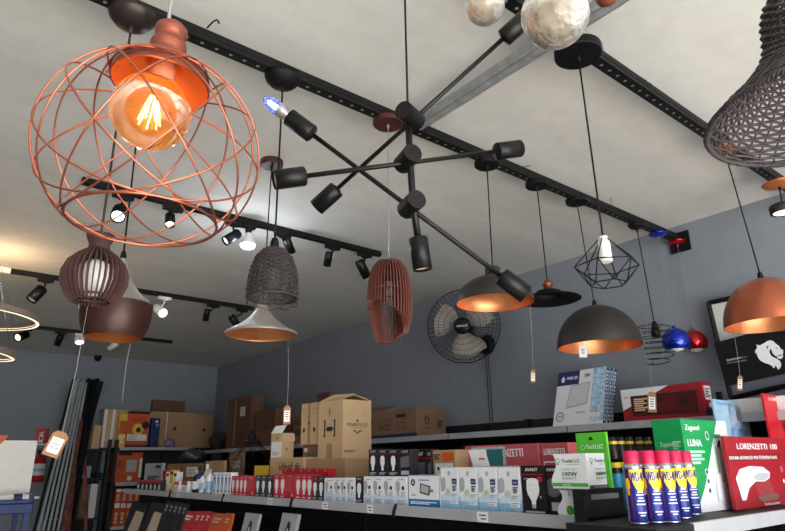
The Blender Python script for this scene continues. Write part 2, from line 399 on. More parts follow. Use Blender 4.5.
# ------------------------------------------------------------------ pendants
def canopy_disc(root, r, m, h=.022, dome=False, name='canopy', T=None):
    q = MB()
    if dome: q.lathe([(.0005, -h), (r*.35, -h*.95), (r*.7, -h*.72), (r*.93, -h*.32), (r, 0), (.0005, .0)], m, 36, T)
    else:
        q.lathe([(.0005, -h), (r-.004, -h)], m, 36, T, False); q.lathe([(r-.004, -h), (r, -h+.004), (r, 0), (.0005, 0)], m, 36, T, False)
    return q.build(name, root)
def cordto(root, top, bot, m=matteblack, r=.003, name='cord', sag=0):
    q = MB(); n = 8; a, b = V(top), V(bot)
    q.tube([a.lerp(b, i/n)+V((sag*sin(PI*i/n), 0, 0)) for i in range(n+1)], r, m, 6)
    q.lathe([(r*2.2, -.0), (r*2.2, -.012), (r, -.02)], m, 10, Matrix.Translation(a)); return q.build(name, root)
def gland(root, z, m, r=.012, L=.04, xy=(0, 0)):
    q = MB(); q.lathe([(.004, L), (r*.7, L*.92), (r, L*.6), (r, 0), (.001, 0)], m, 16, Matrix.Translation((xy[0], xy[1], z))); return q.build('cord_grip', root)
def pend(name, label, cp, yc, zc, bot, group=None, off=None):
    """canopy pixel cp on plane y=yc (or free), returns root at canopy point and the lamp offset for pixel bot=(px,py)"""
    a = onz(*cp, zc)
    if yc is not None: a = V((ony(cp[0], cp[1], yc).x, yc, zc))
    t = thing(name, label, 'pendant lamp', a, group)
    z = zat(a.x, a.y, bot[1]); p = V((a.x, a.y, z)); pr = proj(p); dx = (bot[0]-pr[0])*pr[2]/F
    sw = V((dx*Xa.x, dx*Xa.y*0, 0)) if abs(dx) < .08 else V((0, 0, 0))
    sw = V((dx*RW[0][0], dx*RW[1][0], 0)); 
    if sw.length > .07: sw *= .07/sw.length
    return t, V((sw.x, sw.y, z-zc)), pr[2]
def shell(root, outer, inner, mo, mi_, off, name='shade', seg=56):
    q = MB(); T = Matrix.Translation(off); q.lathe(outer, mo, seg, T); q.lathe(inner, mi_, seg, T)
    q.lathe([outer[-1], inner[-1]], mo, seg, T, False)
    return q.build(name, root)

# 1 copper cage with amber globe bulb, nearest to the camera
BC = atd(151, 112, .975)
t = thing('cage_pendant_lamp', 'large copper wire cage pendant around a lit amber globe bulb, nearest lamp', 'pendant lamp', (BC.x, BC.y, ZC))
z0 = BC.z-ZC; TA = Matrix.Translation((0, 0, z0)) @ Matrix.Rotation(.075, 4, ray(151, 112)); 
q = MB(); q.lathe([(.0005, -.03), (.05, -.028), (.06, -.01), (.06, 0)], copperpaint, 32); q.build('canopy', t)
q = MB(); q.tube([(0, 0, 0), TA @ V((0, 0, .16))], .0032, clearcord, 8); q.build('cord', t)
prof = [(.004, .182), (.02, .182), (.0255, .176), (.027, .168), (.0245, .16), (.0225, .154), (.0235, .150), (.028, .146), (.0295, .139), (.0265, .131), (.0265, .122), (.034, .113), (.05, .105), (.066, .092), (.076, .072), (.0775, .062)]
inn = [(.02, .118), (.03, .108), (.034, .104), (.04, .103), (.046, .098), (.052, .095), (.056, .088), (.063, .083), (.067, .075), (.072, .07), (.0745, .062)]
q = MB(); T = TA @ Matrix.Translation((.005, -.004, -.012)); q.lathe(prof, copperpaint, 56, T); q.lathe(inn, orangein, 56, T); q.lathe([prof[-1], inn[-1]], copperpaint, 56, T, False); q.build('cap_shade', t)
q = MB(); q.lathe([(.0005, .13), (.019, .13), (.0195, .072), (.017, .066), (.012, .066)], mat('porcelain_socket', (206, 150, 120), .4, noise=.03), 28, T); q.build('socket', t)
RB = .0615; T = TA @ Matrix.Translation((0, 0, 0))
gp = [(.0125, .075), (.0135, .066), (.017, .059)]+[(RB*sin(a_), RB*cos(a_)) for a_ in [math.radians(24+156*i/26) for i in range(27)]]
q = MB(); q.lathe(gp, amber, 48, T); gb = q.build('globe_bulb', t)
q = MB()
for k in range(7):
    a_ = 2*PI*k/7; q.tube([T @ V((.006*cos(a_), .006*sin(a_), .028)), T @ V((.017*cos(a_+.5), .017*sin(a_+.5), -.022))], .0013, filament, 5)
q.build('filament', gb)
q = MB(); q.lathe([(.008, .066), (.007, .03), (.0005, .028)], clearglass, 16, T); q.build('glass_stem', gb)
q = MB(); R0 = .166; CZ = -.072; TC = Matrix.Translation((.0065, -.0055, z0))
lt, lb = math.radians(63), math.radians(-50); al = (PI+lb*-1-lt)/2  # angle half between the two tangent latitudes
al = (PI-lt-lb)/2; mid = (lt+PI-lb)/2
nv = (cos(mid), sin(mid))            # normal in the (radial, z) plane
N = 10
for k in range(N):
    az = 2*PI*k/N+.2; e = V((cos(az), sin(az), 0)); nrm = e*nv[0]+V((0, 0, nv[1])); u = V((-sin(az), cos(az), 0)); w_ = nrm.cross(u)
    pts = [(nrm*cos(al)+(u*cos(b)+w_*sin(b))*sin(al))*R0 for b in [2*PI*i/72 for i in range(72)]]
    q.tube([TC @ V((p.x, p.y, p.z*.93+CZ)) for p in pts], .0016, copper, 6, True)
for la, rr in ((lb, .0022), (lt, .002)):
    q.tube([TC @ V((R0*cos(la)*cos(b), R0*cos(la)*sin(b), R0*sin(la)*.93+CZ)) for b in [2*PI*i/72 for i in range(72)]], rr, copper, 6, True)
for k in range(3):                   # stays from the cap rim to the top ring
    b = 2*PI*k/3+.7; q.tube([TA @ V((.076*cos(b), .076*sin(b), .052)), TC @ V((R0*cos(lt)*cos(b), R0*cos(lt)*sin(b), R0*sin(lt)*.93+CZ))], .0019, copper, 6)
q.build('wire_cage', t)
point('amber_bulb_glow', (BC.x, BC.y, BC.z), .28, (1, .74, .46), .02)

# 2 walnut slatted globe
t, o, dep = pend('slatted_pendant_lamp', 'dark walnut slatted onion-shaped pendant hanging left of the brown bell', (133, 14), YA, ZR, (101, 235))
k_ = dep/F
canopy_disc(t, .072, bronzecan, .05, True)
zt = o.z; zb = zat(t.location.x, t.location.y, 302)-ZR; Hh = zt-zb
cordto(t, (0, 0, -.05), (o.x, o.y, zt-.02), bronzecan, .0035)
q = MB(); n = 34
po = [(.036, 1), (.033, .93), (.026, .85), (.027, .78), (.05, .69), (.072, .57), (.083, .42), (.083, .28), (.073, .13), (.06, .03), (.055, 0)]
pi_ = [(.018, 1), (.016, .9), (.014, .8), (.016, .74), (.036, .66), (.058, .55), (.069, .42), (.069, .28), (.06, .14), (.046, .04), (.045, 0)]
for k in range(n):
    a_ = 2*PI*k/n; e = V((cos(a_), sin(a_), 0)); u = V((-sin(a_), cos(a_), 0))*.0016; vs = []
    for (r1, z1), (r2, z2) in zip(po, pi_):
        for r_, z_ in ((r1, z1), (r2, z2)):
            for sg in (-1, 1): vs.append(V((o.x, o.y, zb+z_*Hh))+e*r_+u*sg)
    fs = []
    for j in range(len(po)-1):
        b0 = j*4; b1 = b0+4
        fs += [(b0, b0+1, b1+1, b1), (b0+1, b0+3, b1+3, b1+1), (b0+3, b0+2, b1+2, b1+3), (b0+2, b0, b1, b1+2)]
    e_ = (len(po)-1)*4; fs += [(0, 2, 3, 1), (e_, e_+1, e_+3, e_+2)]
    q.add(vs, fs, mdfdark)
q.build('slats', t)
for z_, r_ in ((.98, .03), (.8, .025), (.06, .06)):
    q = MB(); q.lathe([(r_, zb+z_*Hh), (r_, zb+z_*Hh+.004), (r_-.012, zb+z_*Hh+.004), (r_-.012, zb+z_*Hh), (r_, zb+z_*Hh)], mdfdark, 40, Matrix.Translation((o.x, o.y, 0)), False); q.build('holding_ring', t)
q = MB(); q.lathe([(.0005, zt-.01), (.02, zt-.02), (.02, zt-.075), (.0005, zt-.075)], matteblack, 20, Matrix.Translation((o.x, o.y, 0))); q.build('socket', t)
q = MB(); q.lathe([(.018, zt-.075), (.045, zt-.09), (.048, zt-.14), (.03, zt-.165), (.0005, zt-.17)], whiteplast, 28, Matrix.Translation((o.x, o.y, 0))); q.build('diffuser', t)

# 3 brown bell with grey shoulder
t, o, dep = pend('bell_pendant_lamp', 'glossy brown bell pendant with pale grey pointed top, behind the slatted onion', (143, 84), None, ZC, (123, 259))
canopy_disc(t, .05, matteblack, .02)
k_ = dep/F; zt = o.z; sc = 66*k_/2
x_, y_ = t.location.x, t.location.y
zb = zat(x_, y_, 338)-ZC; zs = zat(x_, y_, 304)-ZC
cordto(t, (0, 0, -.02), (o.x, o.y, zt), matteblack, .0035); gland(t, zt-.02, matteblack, .011, .05, (o.x, o.y))
T = Matrix.Translation((o.x, o.y, 0)); hs = zt-zs
q = MB(); q.lathe([(.012, zt), (.016, zt-.1*hs), (sc*.2, zt-.3*hs), (sc*.36, zt-.52*hs), (sc*.6, zt-.75*hs), (sc*.86, zt-.92*hs), (sc, zs), (sc, zs-.004)], alu, 56, T); q.build('shoulder', t)
hb = zs-zb
shell(t, [(sc, zs), (sc*1.0, zs-.15*hb), (sc*.985, zs-.4*hb), (sc*.93, zs-.66*hb), (sc*.83, zs-.9*hb), (sc*.78, zb)], [(sc*.9, zs-.02), (sc*.97, zs-.2*hb), (sc*.95, zs-.4*hb), (sc*.9, zs-.66*hb), (sc*.8, zs-.9*hb), (sc*.76, zb)], brownbell, orangein, (o.x, o.y, 0), 'bell_shade')

# wicker weaving
def wicker(q, prof, T, m, stakes=40, rows=24, r=.0022, amp=.003, stake_r=.0022, seg=5, double=False, sub=4):
    # arc-length resample of the profile
    L = [0]
    for i in range(1, len(prof)): L.append(L[-1]+math.hypot(prof[i][0]-prof[i-1][0], prof[i][1]-prof[i-1][1]))
    def at(s):
        for i in range(1, len(prof)):
            if s <= L[i] or i == len(prof)-1:
                f = (s-L[i-1])/max(1e-9, L[i]-L[i-1]); return (prof[i-1][0]+(prof[i][0]-prof[i-1][0])*f, prof[i-1][1]+(prof[i][1]-prof[i-1][1])*f)
    for j in range(rows):
        rr, z = at(L[-1]*(j+.5)/rows); n = stakes*sub
        q.tube([T @ V(((rr+amp*cos(stakes/2*b+PI*(j % 2)))*cos(b), (rr+amp*cos(stakes/2*b+PI*(j % 2)))*sin(b), z+random.uniform(-.0002, .0002))) for b in [2*PI*i/n for i in range(n)]], r, m, seg, True)
    for k in range(stakes):
        b = 2*PI*k/stakes
        q.tube([T @ V((p[0]*cos(b), p[0]*sin(b), p[1])) for p in [at(L[-1]*i/14) for i in range(15)]], stake_r, m, seg)

# 4 rattan beehive
t, o, dep = pend('rattan_pendant_lamp', 'dark rattan beehive pendant hanging in front of the aluminium bell', (283, 78), YA, ZR, (274.5, 249))
canopy_disc(t, .066, matteblack, .045, True)
k_ = dep/F; x_, y_ = t.location.x, t.location.y; zt = o.z; zb = zat(x_, y_, 298)-ZR; hh = zt-zb; R1 = 24.5*k_
cordto(t, (0, 0, -.045), (o.x, o.y, zt+.03), matteblack, .0032); gland(t, zt-.005, matteblack, .014, .045, (o.x, o.y))
T = Matrix.Translation((o.x, o.y, zb))
q = MB(); wicker(q, [(.012, hh), (R1*.45, hh*.97), (R1*.72, hh*.82), (R1*.9, hh*.58), (R1*.98, hh*.33), (R1, hh*.12), (R1*.97, 0)], T, wickerm, 26, 25, .0028, .0018, .0022)
q.tube([T @ V((R1*cos(b), R1*sin(b), 0)) for b in [2*PI*i/60 for i in range(60)]], .0035, wickerm, 6, True); q.build('woven_shade', t)
q = MB()
q.tube([T @ V((R1*.98*cos(b), R1*.98*sin(b), -.018+.004*sin(9*b))) for b in [2*PI*i/80 for i in range(80)]], .0012, wickerm, 5, True)
for k in range(10):                  # curled ornaments under the rim
    b = 2*PI*k/10; c = V((R1*.95*cos(b), R1*.95*sin(b), -.01)); u = V((-sin(b), cos(b), 0))
    q.tube([T @ (c+u*(.013*(1-i/26)*cos(i*.5))+V((0, 0, .011*(1-i/26)*sin(i*.5)))) for i in range(20)], .0011, wickerm, 4)
q.build('curled_fringe', t)
q = MB(); q.lathe([(.0005, -.0), (.018, -.0), (.018, -.06), (.0005, -.06)], matteblack, 16, Matrix.Translation((o.x, o.y, zt))); q.build('socket', t)

# 5 aluminium bell with copper lining
t, o, dep = pend('trumpet_pendant_lamp', 'silver trumpet-shaped pendant with copper lining, below the rattan beehive', (272, 161), None, ZC, (263, 302))
canopy_disc(t, .055, brownplast, .03)
k_ = dep/F; x_, y_ = t.location.x, t.location.y; zt = o.z; zb = zat(x_, y_, 334)-ZC; hh = zt-zb; R1 = 35*k_
cordto(t, (0, 0, -.03), (o.x, o.y, zt+.02), matteblack, .003); gland(t, zt-.005, alu, .012, .035, (o.x, o.y))
pr_ = [(.02, 1), (.024, .9), (.032, .72), (R1*.38, .48), (R1*.58, .3), (R1*.8, .15), (R1*.97, .05), (R1, .02), (R1*.985, -.03)]
shell(t, [(r_, zb+z_*hh) for r_, z_ in pr_], [(max(.01, r_-.006), zb+z_*hh-.004) for r_, z_ in pr_[:-1]]+[(R1*.965, zb-.03*hh)], alu, copperin, (o.x, o.y, 0))

# 6 rust-red slatted lamp with a slanted cut
t, o, dep = pend('slatted_pendant_lamp', 'rust-red slatted capsule pendant with a slanted open side, on a clear cord', (388, 123), YA, ZR, (389, 262))
canopy_disc(t, .062, brownplast, .02)
k_ = dep/F; x_, y_ = t.location.x, t.location.y; zt = o.z; zb = zat(x_, y_, 343)-ZR; hh = zt-zb; R1 = 22.5*k_
cordto(t, (0, 0, -.02), (o.x, o.y, zt-.01), clearcord, .0022)
q = MB(); n = 42
cam_dir = V((-x_, -y_, 0)).normalized(); left = V((cam_dir.y*1, -cam_dir.x, 0))*-1
def rp(z): # outer radius over height fraction (1 top)
    pts = [(1.02, .45), (.98, .62), (.9, .8), (.75, .93), (.55, 1.0), (.35, .98), (.18, .86), (.08, .74), (0, .62), (-.1, .55)]
    for i in range(1, len(pts)):
        if z >= pts[i][0]: f = (z-pts[i][0])/(pts[i-1][0]-pts[i][0]); return R1*(pts[i][1]+(pts[i-1][1]-pts[i][1])*f)
    return R1*.5
rv = V((RW[0][0], RW[1][0], 0)).normalized(); fv = V((-rv.y, rv.x, 0))   # right / away directions on plan
for k in range(n):
    a_ = 2*PI*k/n; e = rv*cos(a_)+fv*sin(a_); u = V((-e.y, e.x, 0))*.0017
    near = -sin(a_); right = cos(a_)
    cut = .30+.10*near-.16*right     # where this slat ends
    if near < -.35: cut = 0.02+.12*max(0, right)
    cut = max(0, cut); w_ = .021; vs = []; m_ = 9
    for j in range(m_+1):
        z_ = 1-(1-cut)*j/m_; r_ = rp(z_)
        for rr in (r_, max(.012, r_-w_)):
            for sg in (-1, 1): vs.append(V((o.x, o.y, zb+z_*hh))+e*rr+u*sg)
    fs = []
    for j in range(m_):
        b0 = j*4; b1 = b0+4; fs += [(b0, b0+1, b1+1, b1), (b0+1, b0+3, b1+3, b1+1), (b0+3, b0+2, b1+2, b1+3), (b0+2, b0, b1, b1+2)]
    e_ = m_*4; fs += [(0, 2, 3, 1), (e_, e_+1, e_+3, e_+2)]
    q.add(vs, fs, rust)
q.build('slats', t)
for z_ in (.96, .62): q = MB(); q.lathe([(rp(z_)-.006, zb+z_*hh), (rp(z_)-.006, zb+z_*hh+.004), (rp(z_)-.02, zb+z_*hh+.004), (rp(z_)-.02, zb+z_*hh), (rp(z_)-.006, zb+z_*hh)], rust, 42, Matrix.Translation((o.x, o.y, 0)), False); q.build('holding_ring', t)
q = MB(); q.lathe([(.0005, zt-.01), (.02, zt-.02), (.02, zt-.07), (.0005, zt-.07)], matteblack, 16, Matrix.Translation((o.x, o.y, 0))); q.build('socket', t)

# domes
def dome(label, cp, yc, ztop, tippx, rimy, rpx, mo, mi_, cano, hz=.5, cr=.058, cth=.022, name='dome_pendant_lamp', cordm=matteblack, gl=matteblack, domecan=False, zcan=ZR):
    t, o, dep = pend(name, label, cp, yc, zcan, (tippx, ztop))
    canopy_disc(t, cr, cano, cth, domecan)
    x_, y_ = t.location.x+o.x, t.location.y+o.y; zt = o.z; dz = zat(x_, y_, rimy)-zcan; R1 = rpx*proj((x_, y_, dz+zcan))[2]/F; hh = zt-dz
    cordto(t, (0, 0, -cth), (o.x, o.y, zt+.02), cordm, .003); gland(t, zt-.005, gl, .011, .035, (o.x, o.y))
    po = [(R1*sin(a_), dz+hh*cos(a_)) for a_ in [PI/2*i/18 for i in range(19)]]; po[0] = (.006, zt)
    pi2 = [((R1-.004)*sin(a_), dz+(hh-.004)*cos(a_)) for a_ in [PI/2*i/18 for i in range(19)]]; pi2[0] = (.006, zt-.004)
    shell(t, po, pi2, mo, mi_, (o.x, o.y, 0))
    q = MB(); q.lathe([(.0005, zt-.005), (.02, zt-.005), (.021, zt-.06), (.0005, zt-.06)], matteblack, 16, Matrix.Translation((o.x, o.y, 0))); q.build('socket', t)
    return t, o, R1, dz
tA = dome('charcoal dome pendant with gold-copper lining in front of the wall fan', (487, 166), YA, 276, 493, 303, 39, darkdome, copperin, matteblack)
q = MB(); q.lathe([(.0005, .05), (.03, .05), (.034, .045), (.034, .002), (.04, -.012)], darkdome, 28, Matrix.Translation(tA[1]+V((0, 0, -.012)))); q.build('neck', tA[0])
tB = dome('black dome pendant with copper lining and a paper tag, right of the flat black one', (577, 204), YA, 306, 594.5, 347, 41, darkdome, copperin, matteblack)
tC = dome('bright copper dome pendant at the far right in front of the leaning lion board', (727, 163), YB, 279, 761, 325, 42, copperout, copperin, orangein, cr=.055, cth=.018)
def ball(label, cp, cpx, cpy, rpx, m, sx):
    t, o, dep = pend('ball_pendant_lamp', label, cp, YA, ZR, (cpx, cpy))
    canopy_disc(t, .058, m, .022, True)
    R1 = rpx*dep/F; cut = -.62
    cordto(t, (0, 0, -.022), (o.x, o.y, o.z+R1), clearcord, .0012); gland(t, o.z+R1-.004, m, .01, .02, (o.x, o.y))
    ang = [PI/2*i/12 for i in range(13)]+[PI/2+math.radians(38)*i/6 for i in range(1, 7)]
    po = [(max(.004, R1*sin(a_)), R1*cos(a_)) for a_ in ang]; pi2 = [(max(.004, (R1-.004)*sin(a_)), (R1-.004)*cos(a_)) for a_ in ang]
    shell(t, po, pi2, m, whiteplast, o)
    q = MB(); q.lathe([(.0005, -.02), (.03, -.025), (.034, -.05), (.0005, -.06)], whiteplast, 20, Matrix.Translation(o)); q.build('bulb', t)
ball('metallic blue ball pendant on a blue canopy, in front of the red one', (658, 233), 676, 341.5, 13.5, blueball, 0)
ball('metallic red ball pendant on a red canopy, partly behind the blue one', (676.5, 239), 695, 342.5, 12, redball, 0)

# flat black shade with copper socket
t, o, dep = pend('flat_pendant_lamp', 'flat black disc pendant with a copper socket between the two dark domes', (537, 187), YA, ZR, (547, 279))
canopy_disc(t, .056, matteblack, .022)
k_ = dep/F; zt = o.z; zb = zat(t.location.x, t.location.y, 300)-ZR; R1 = 31*k_
cordto(t, (0, 0, -.022), (o.x, o.y, zt), matteblack, .003)
T = Matrix.Translation((o.x, o.y, 0)); L = zt-zb
q = MB(); q.lathe([(.004, zt), (.012, zt-.004), (.018, zt-.012), (.02, zt-.02), (.026, zt-.024), (.026, zt-.032), (.02, zt-.036), (.022, zt-.06), (.0005, zt-.062)], copperpaint, 28, T); q.build('socket', t)
hh = L-.06
po = [(.02, zb+hh), (R1*.36, zb+hh*.98), (R1*.4, zb+hh*.9), (R1*.42, zb+hh*.62), (R1*.5, zb+hh*.45), (R1*.75, zb+hh*.22), (R1*.98, zb+.004), (R1, zb)]
shell(t, po, [(max(.015, a_-.004), b-.003) for a_, b in po[:-1]]+[(R1-.003, zb)], matteblack, matteblack, (o.x, o.y, 0))

# spiral wire lamp
t, o, dep = pend('spiral_pendant_lamp', 'black coiled spring wire pendant left of the blue ball', (637, 229), YA, ZR, (655, 328))
canopy_disc(t, .05, matteblack, .03, True)
k_ = dep/F; zt = o.z; zb = zat(t.location.x, t.location.y, 363)-ZR; hh = zt-zb
cordto(t, (0, 0, -.03), (o.x, o.y, zt+.02), matteblack, .0032); gland(t, zt-.01, matteblack, .016, .05, (o.x, o.y))
q = MB(); q.lathe([(.0005, 0), (.02, 0), (.024, -.02), (.022, -.05), (.0005, -.05)], matteblack, 16, Matrix.Translation((o.x, o.y, zt))); q.build('socket', t)
q = MB(); n = 240; tu = 7.5
q.tube([V((o.x+(.078-.018*(i/n)+.01*sin(i*.11))*cos(2*PI*tu*i/n), o.y+(.078-.018*(i/n)+.01*sin(i*.11))*sin(2*PI*tu*i/n), zt+.02-(hh+.03)*i/n)) for i in range(n+1)], .0025, matteblack, 6)
q.tube([V((o.x, o.y, zt)), V((o.x+.078, o.y, zt+.02))], .0025, matteblack, 6); q.build('wire_coil', t)

# geometric diamond lamp
t, o, dep = pend('geometric_pendant_lamp', 'faceted black wire diamond pendant with a white socket on a large canopy', (578, 54), YB, ZR, (603, 238))
canopy_disc(t, .078, matteblack, .03)
k_ = dep/F; zt = o.z; x_, y_ = t.location.x, t.location.y
cordto(t, (0, 0, -.03), (o.x, o.y, zt), matteblack, .0034)
zm = zat(x_, y_, 266)-ZR; zb = zat(x_, y_, 284)-ZR; Rm = 31.5*k_
def ringp(r_, z_, n, ph): return [V((o.x+r_*cos(2*PI*i/n+ph), o.y+r_*sin(2*PI*i/n+ph), z_)) for i in range(n)]
top = ringp(.012, zt-.002, 6, .3); md = ringp(Rm, zm, 6, .3); bt = ringp(Rm*.55, zb-.0, 6, .3+PI/6)
q = MB()
def bar(a, b, r_=.0019): q.tube([a, b], r_, black, 6)
for i in range(6):
    j = (i+1) % 6; bar(top[i], top[j]); bar(top[i], md[i]); bar(md[i], md[j]); bar(md[i], bt[i]); bar(md[j], bt[i]); bar(bt[i], bt[j])
q.build('wire_frame', t)
q = MB(); q.lathe([(.005, .006), (.014, .004), (.0175, -.01), (.0195, -.075), (.016, -.078), (.0005, -.07)], whiteplast, 24, Matrix.Translation((o.x, o.y, zt-.0))); q.build('socket', t)

# small disc lamp at far right
t, o, dep = pend('disc_pendant_lamp', 'small dark disc pendant with a lit underside, cut by the right edge', (779, 185), YB, ZR, (782, 205))
canopy_disc(t, .078, orangein, .02, True)
cordto(t, (0, 0, -.02), (o.x, o.y, o.z), matteblack, .0035)
q = MB(); T = Matrix.Translation(o); q.lathe([(.0005, 0), (.055, 0), (.06, -.006), (.06, -.042), (.05, -.044), (.046, -.04)], darkdome, 36, T); q.build('housing', t)
q = MB(); q.lathe([(.046, -.04), (.0005, -.04)], ledwarm, 36, T, False); q.build('diffuser', t)

# big rattan shade, near right
C = atd(833, 111, 1.25)
t = thing('rattan_pendant_lamp', 'large flared grey-brown rattan pendant cut by the upper right edge', 'pendant lamp', (C.x, C.y, ZC))
cz = C.z-ZC; T = Matrix.Translation((0, 0, cz)); canopy_disc(t, .07, matteblack, .03)
cordto(t, (0, 0, -.03), (0, 0, cz+.33), matteblack, .0035)
q = MB(); wicker(q, [(.05, .30), (.075, .275), (.085, .24), (.088, .2), (.095, .16), (.12, .115), (.165, .065), (.21, .025), (.232, 0)], T, wickerg, 38, 38, .0036, .0034, .0026, 6)
for k in range(3):
    q.tube([T @ V(((.234+.004*cos(60*b+k*2.1))*cos(b), (.234+.004*cos(60*b+k*2.1))*sin(b), -.002+.004*sin(60*b+k*2.1))) for b in [2*PI*i/360 for i in range(360)]], .0036, wickerg, 5, True)
q.build('woven_shade', t)
q = MB(); q.lathe([(.0005, .31), (.022, .3), (.022, .23), (.0005, .23)], matteblack, 16, T); q.build('socket', t)

# crystal ball cluster, very near, at the top edge
C = atd(560, -150, .75)
t = thing('crystal_pendant_lamp', 'cluster of crackled crystal balls dipping in from the top edge', 'pendant lamp', (C.x, C.y, ZC))
q = MB(); q.lathe([(.0005, -.03), (.11, -.03), (.115, -.02), (.115, 0), (.0005, 0)], chrome, 40); q.build('canopy', t)
for (px, py, dd, rr) in ((555, 15, .70, .0385), (485, 6, .76, .0245), (606, -4, .74, .013)):
    p = atd(px, py, dd)-t.location
    q = MB(); n = 20
    q.lathe([(max(.0005, rr*sin(PI*i/n)), rr*(1.06 if i < 10 else 1)*cos(PI*i/n)) for i in range(n+1)], crystal if rr > .02 else copperpaint, 32, Matrix.Translation(p)); bl = q.build('crystal_ball', t)
    q = MB(); q.tube([p+V((0, 0, rr)), V((p.x, p.y, -.028))], .0009, chrome, 5); q.build('wire', t)

# ------------------------------------------------------------------ stick chandelier
n1, n2, n3 = atd(408, 116, 1.5), None, None
t = thing('stick_chandelier', 'matte black stick chandelier with crossing arms and cylinder sockets, a lit candle bulb in one', 'chandelier', (n1.x, n1.y, ZC))
o0 = V(t.location); n1 = n1-o0
canopy_disc(t, .06, matteblack, .03)
n2 = atd(410, 158, 1.475)-o0; n3 = atd(413, 204, 1.45)-o0; n4 = atd(418, 238, 1.43)-o0
cordto(t, (0, 0, -.03), (0, 0, n1.z+.02), matteblack, .0028)
q = MB(); q.tube([n1+(n1-n2).normalized()*.02, n2, n3, n4], .0085, black, 12); q.build('rod', t)
def sock(p, d, L, r):
    T = Matrix.Translation(p) @ d.to_track_quat('Z', 'Y').to_matrix().to_4x4()
    q = MB(); q.lathe([(.0005, -.004), (r*.5, -.003), (r*.55, 0), (r-.002, 0), (r, .002), (r, L), (r-.0015, L), (r-.0015, .012)], black, 28, T); s_ = q.build('socket', t)
    q = MB(); q.lathe([(r-.002, L-.006), (r*.62, L-.008), (r*.6, .015), (.0005, .014)], mat('ceramic_insert', (214, 176, 152), .5, noise=.03), 28, T, False); q.build('insert', s_)
    return T
arms = [((515, 28), (327, 198), 1.47, 1.56, n1), ((508, 150), (290, 178), 1.58, 1.37, n2), ((301, 126), (513, 285), 1.5, 1.42, n3)]
JP = [((403, 110, 1.465), (417, 122, 1.52)), ((413, 152.5, 1.445), (402, 165, 1.5)), ((417, 199, 1.42), (406, 210, 1.475))]
for (pa, pb, da, db, nd) in arms:
    A, B = atd(*pa, da)-o0, atd(*pb, db)-o0
    mid_ = A.lerp(B, max(0, min(1, (nd-A).dot(B-A)/(B-A).length_squared))); d = (B-A).normalized()
    off = nd-mid_
    q = MB(); q.tube([A+d*.03, B-d*.03], .0058, black, 10); q.build('arm', t)
    for P, dd in ((A, -d), (B, d)): Ts = sock(P-dd*.035, dd, .072, .0225)
    # swivel joint: a short drum clamping rod and arm
    (c0_, c1_) = JP[[n1, n2, n3].index(nd)]
    q = MB(); q.cyl(atd(*c0_)-o0, atd(*c1_)-o0, .0235, black, 28); q.build('joint', t, bevel=.0015)
sock(n4-(n3-n4).normalized()*-.0-(n3-n4).normalized()*.0, (n4-n3).normalized(), .078, .0225)
A, B = atd(301, 126, 1.5)-o0, atd(513, 285, 1.42)-o0; d = (A-B).normalized(); T = Matrix.Translation(A+d*.02) @ d.to_track_quat('Z', 'Y').to_matrix().to_4x4()
t2 = thing('candle_bulb', 'lit bluish candle-shaped bulb with silver base in the upper left socket', 'bulb', o0)
q = MB(); q.lathe([(.0005, 0), (.0125, 0), (.0125, .025), (.017, .035), (.018, .05)], silver, 24, T); q.build('bulb_base', t2)
q = MB(); q.lathe([(.0165, .048), (.0185, .058), (.018, .07), (.014, .085), (.008, .096), (.0025, .104), (.0005, .106)], blueglass, 28, T); q.build('glass_envelope', t2)
q = MB()
for k in range(4):
    a_ = PI/2*k; q.tube([T @ V((.006*cos(a_), .006*sin(a_), .052)), T @ V((.004*cos(a_), .004*sin(a_), .085))], .0016, fil_blue, 5)
q.build('filament', t2)

# ------------------------------------------------------------------ wall fan
FC = onx(463, 326, 3.40); MT = onx(487, 345, 3.74)
t = thing('wall_fan', 'black wall fan with round wire cage and pale blades behind the charcoal dome', 'fan', MT)
c = FC-MT; nrm = V((-.80, -.56, -.16)).normalized(); T = Matrix.Translation(c) @ nrm.to_track_quat('Z', 'Y').to_matrix().to_4x4()
RF = 36.5*proj(FC)[2]/F
q = MB()
def cageprof(f_, side): r_ = RF*f_; return r_, (side*(.10 if side < 0 else .07)*math.sqrt(max(0, 1-f_**3)))-.02
for side in (1, -1):
    for k in range(48):
        a_ = 2*PI*k/48; q.tube([T @ V((r_*cos(a_), r_*sin(a_), z_)) for r_, z_ in [cageprof(f_, side) for f_ in (.2, .4, .6, .8, .92, 1)]], .0013, matteblack, 4)
    for f_ in (.34, .5, .66, .8, .92):
        r_, z_ = cageprof(f_, side); q.tube([T @ V((r_*cos(b), r_*sin(b), z_)) for b in [2*PI*i/60 for i in range(60)]], .0016, matteblack, 5, True)
q.tube([T @ V((RF*cos(b), RF*sin(b), -.02)) for b in [2*PI*i/72 for i in range(72)]], .004, matteblack, 8, True)
q.build('wire_cage', t)
q = MB(); q.lathe([(.0005, .062), (.05, .06), (.064, .05), (.066, .035), (.05, .03)], black, 32, T); hb = q.build('cage_hub', t)
q = MB(); Tt = T @ Matrix.Translation((0, 0, .0635))
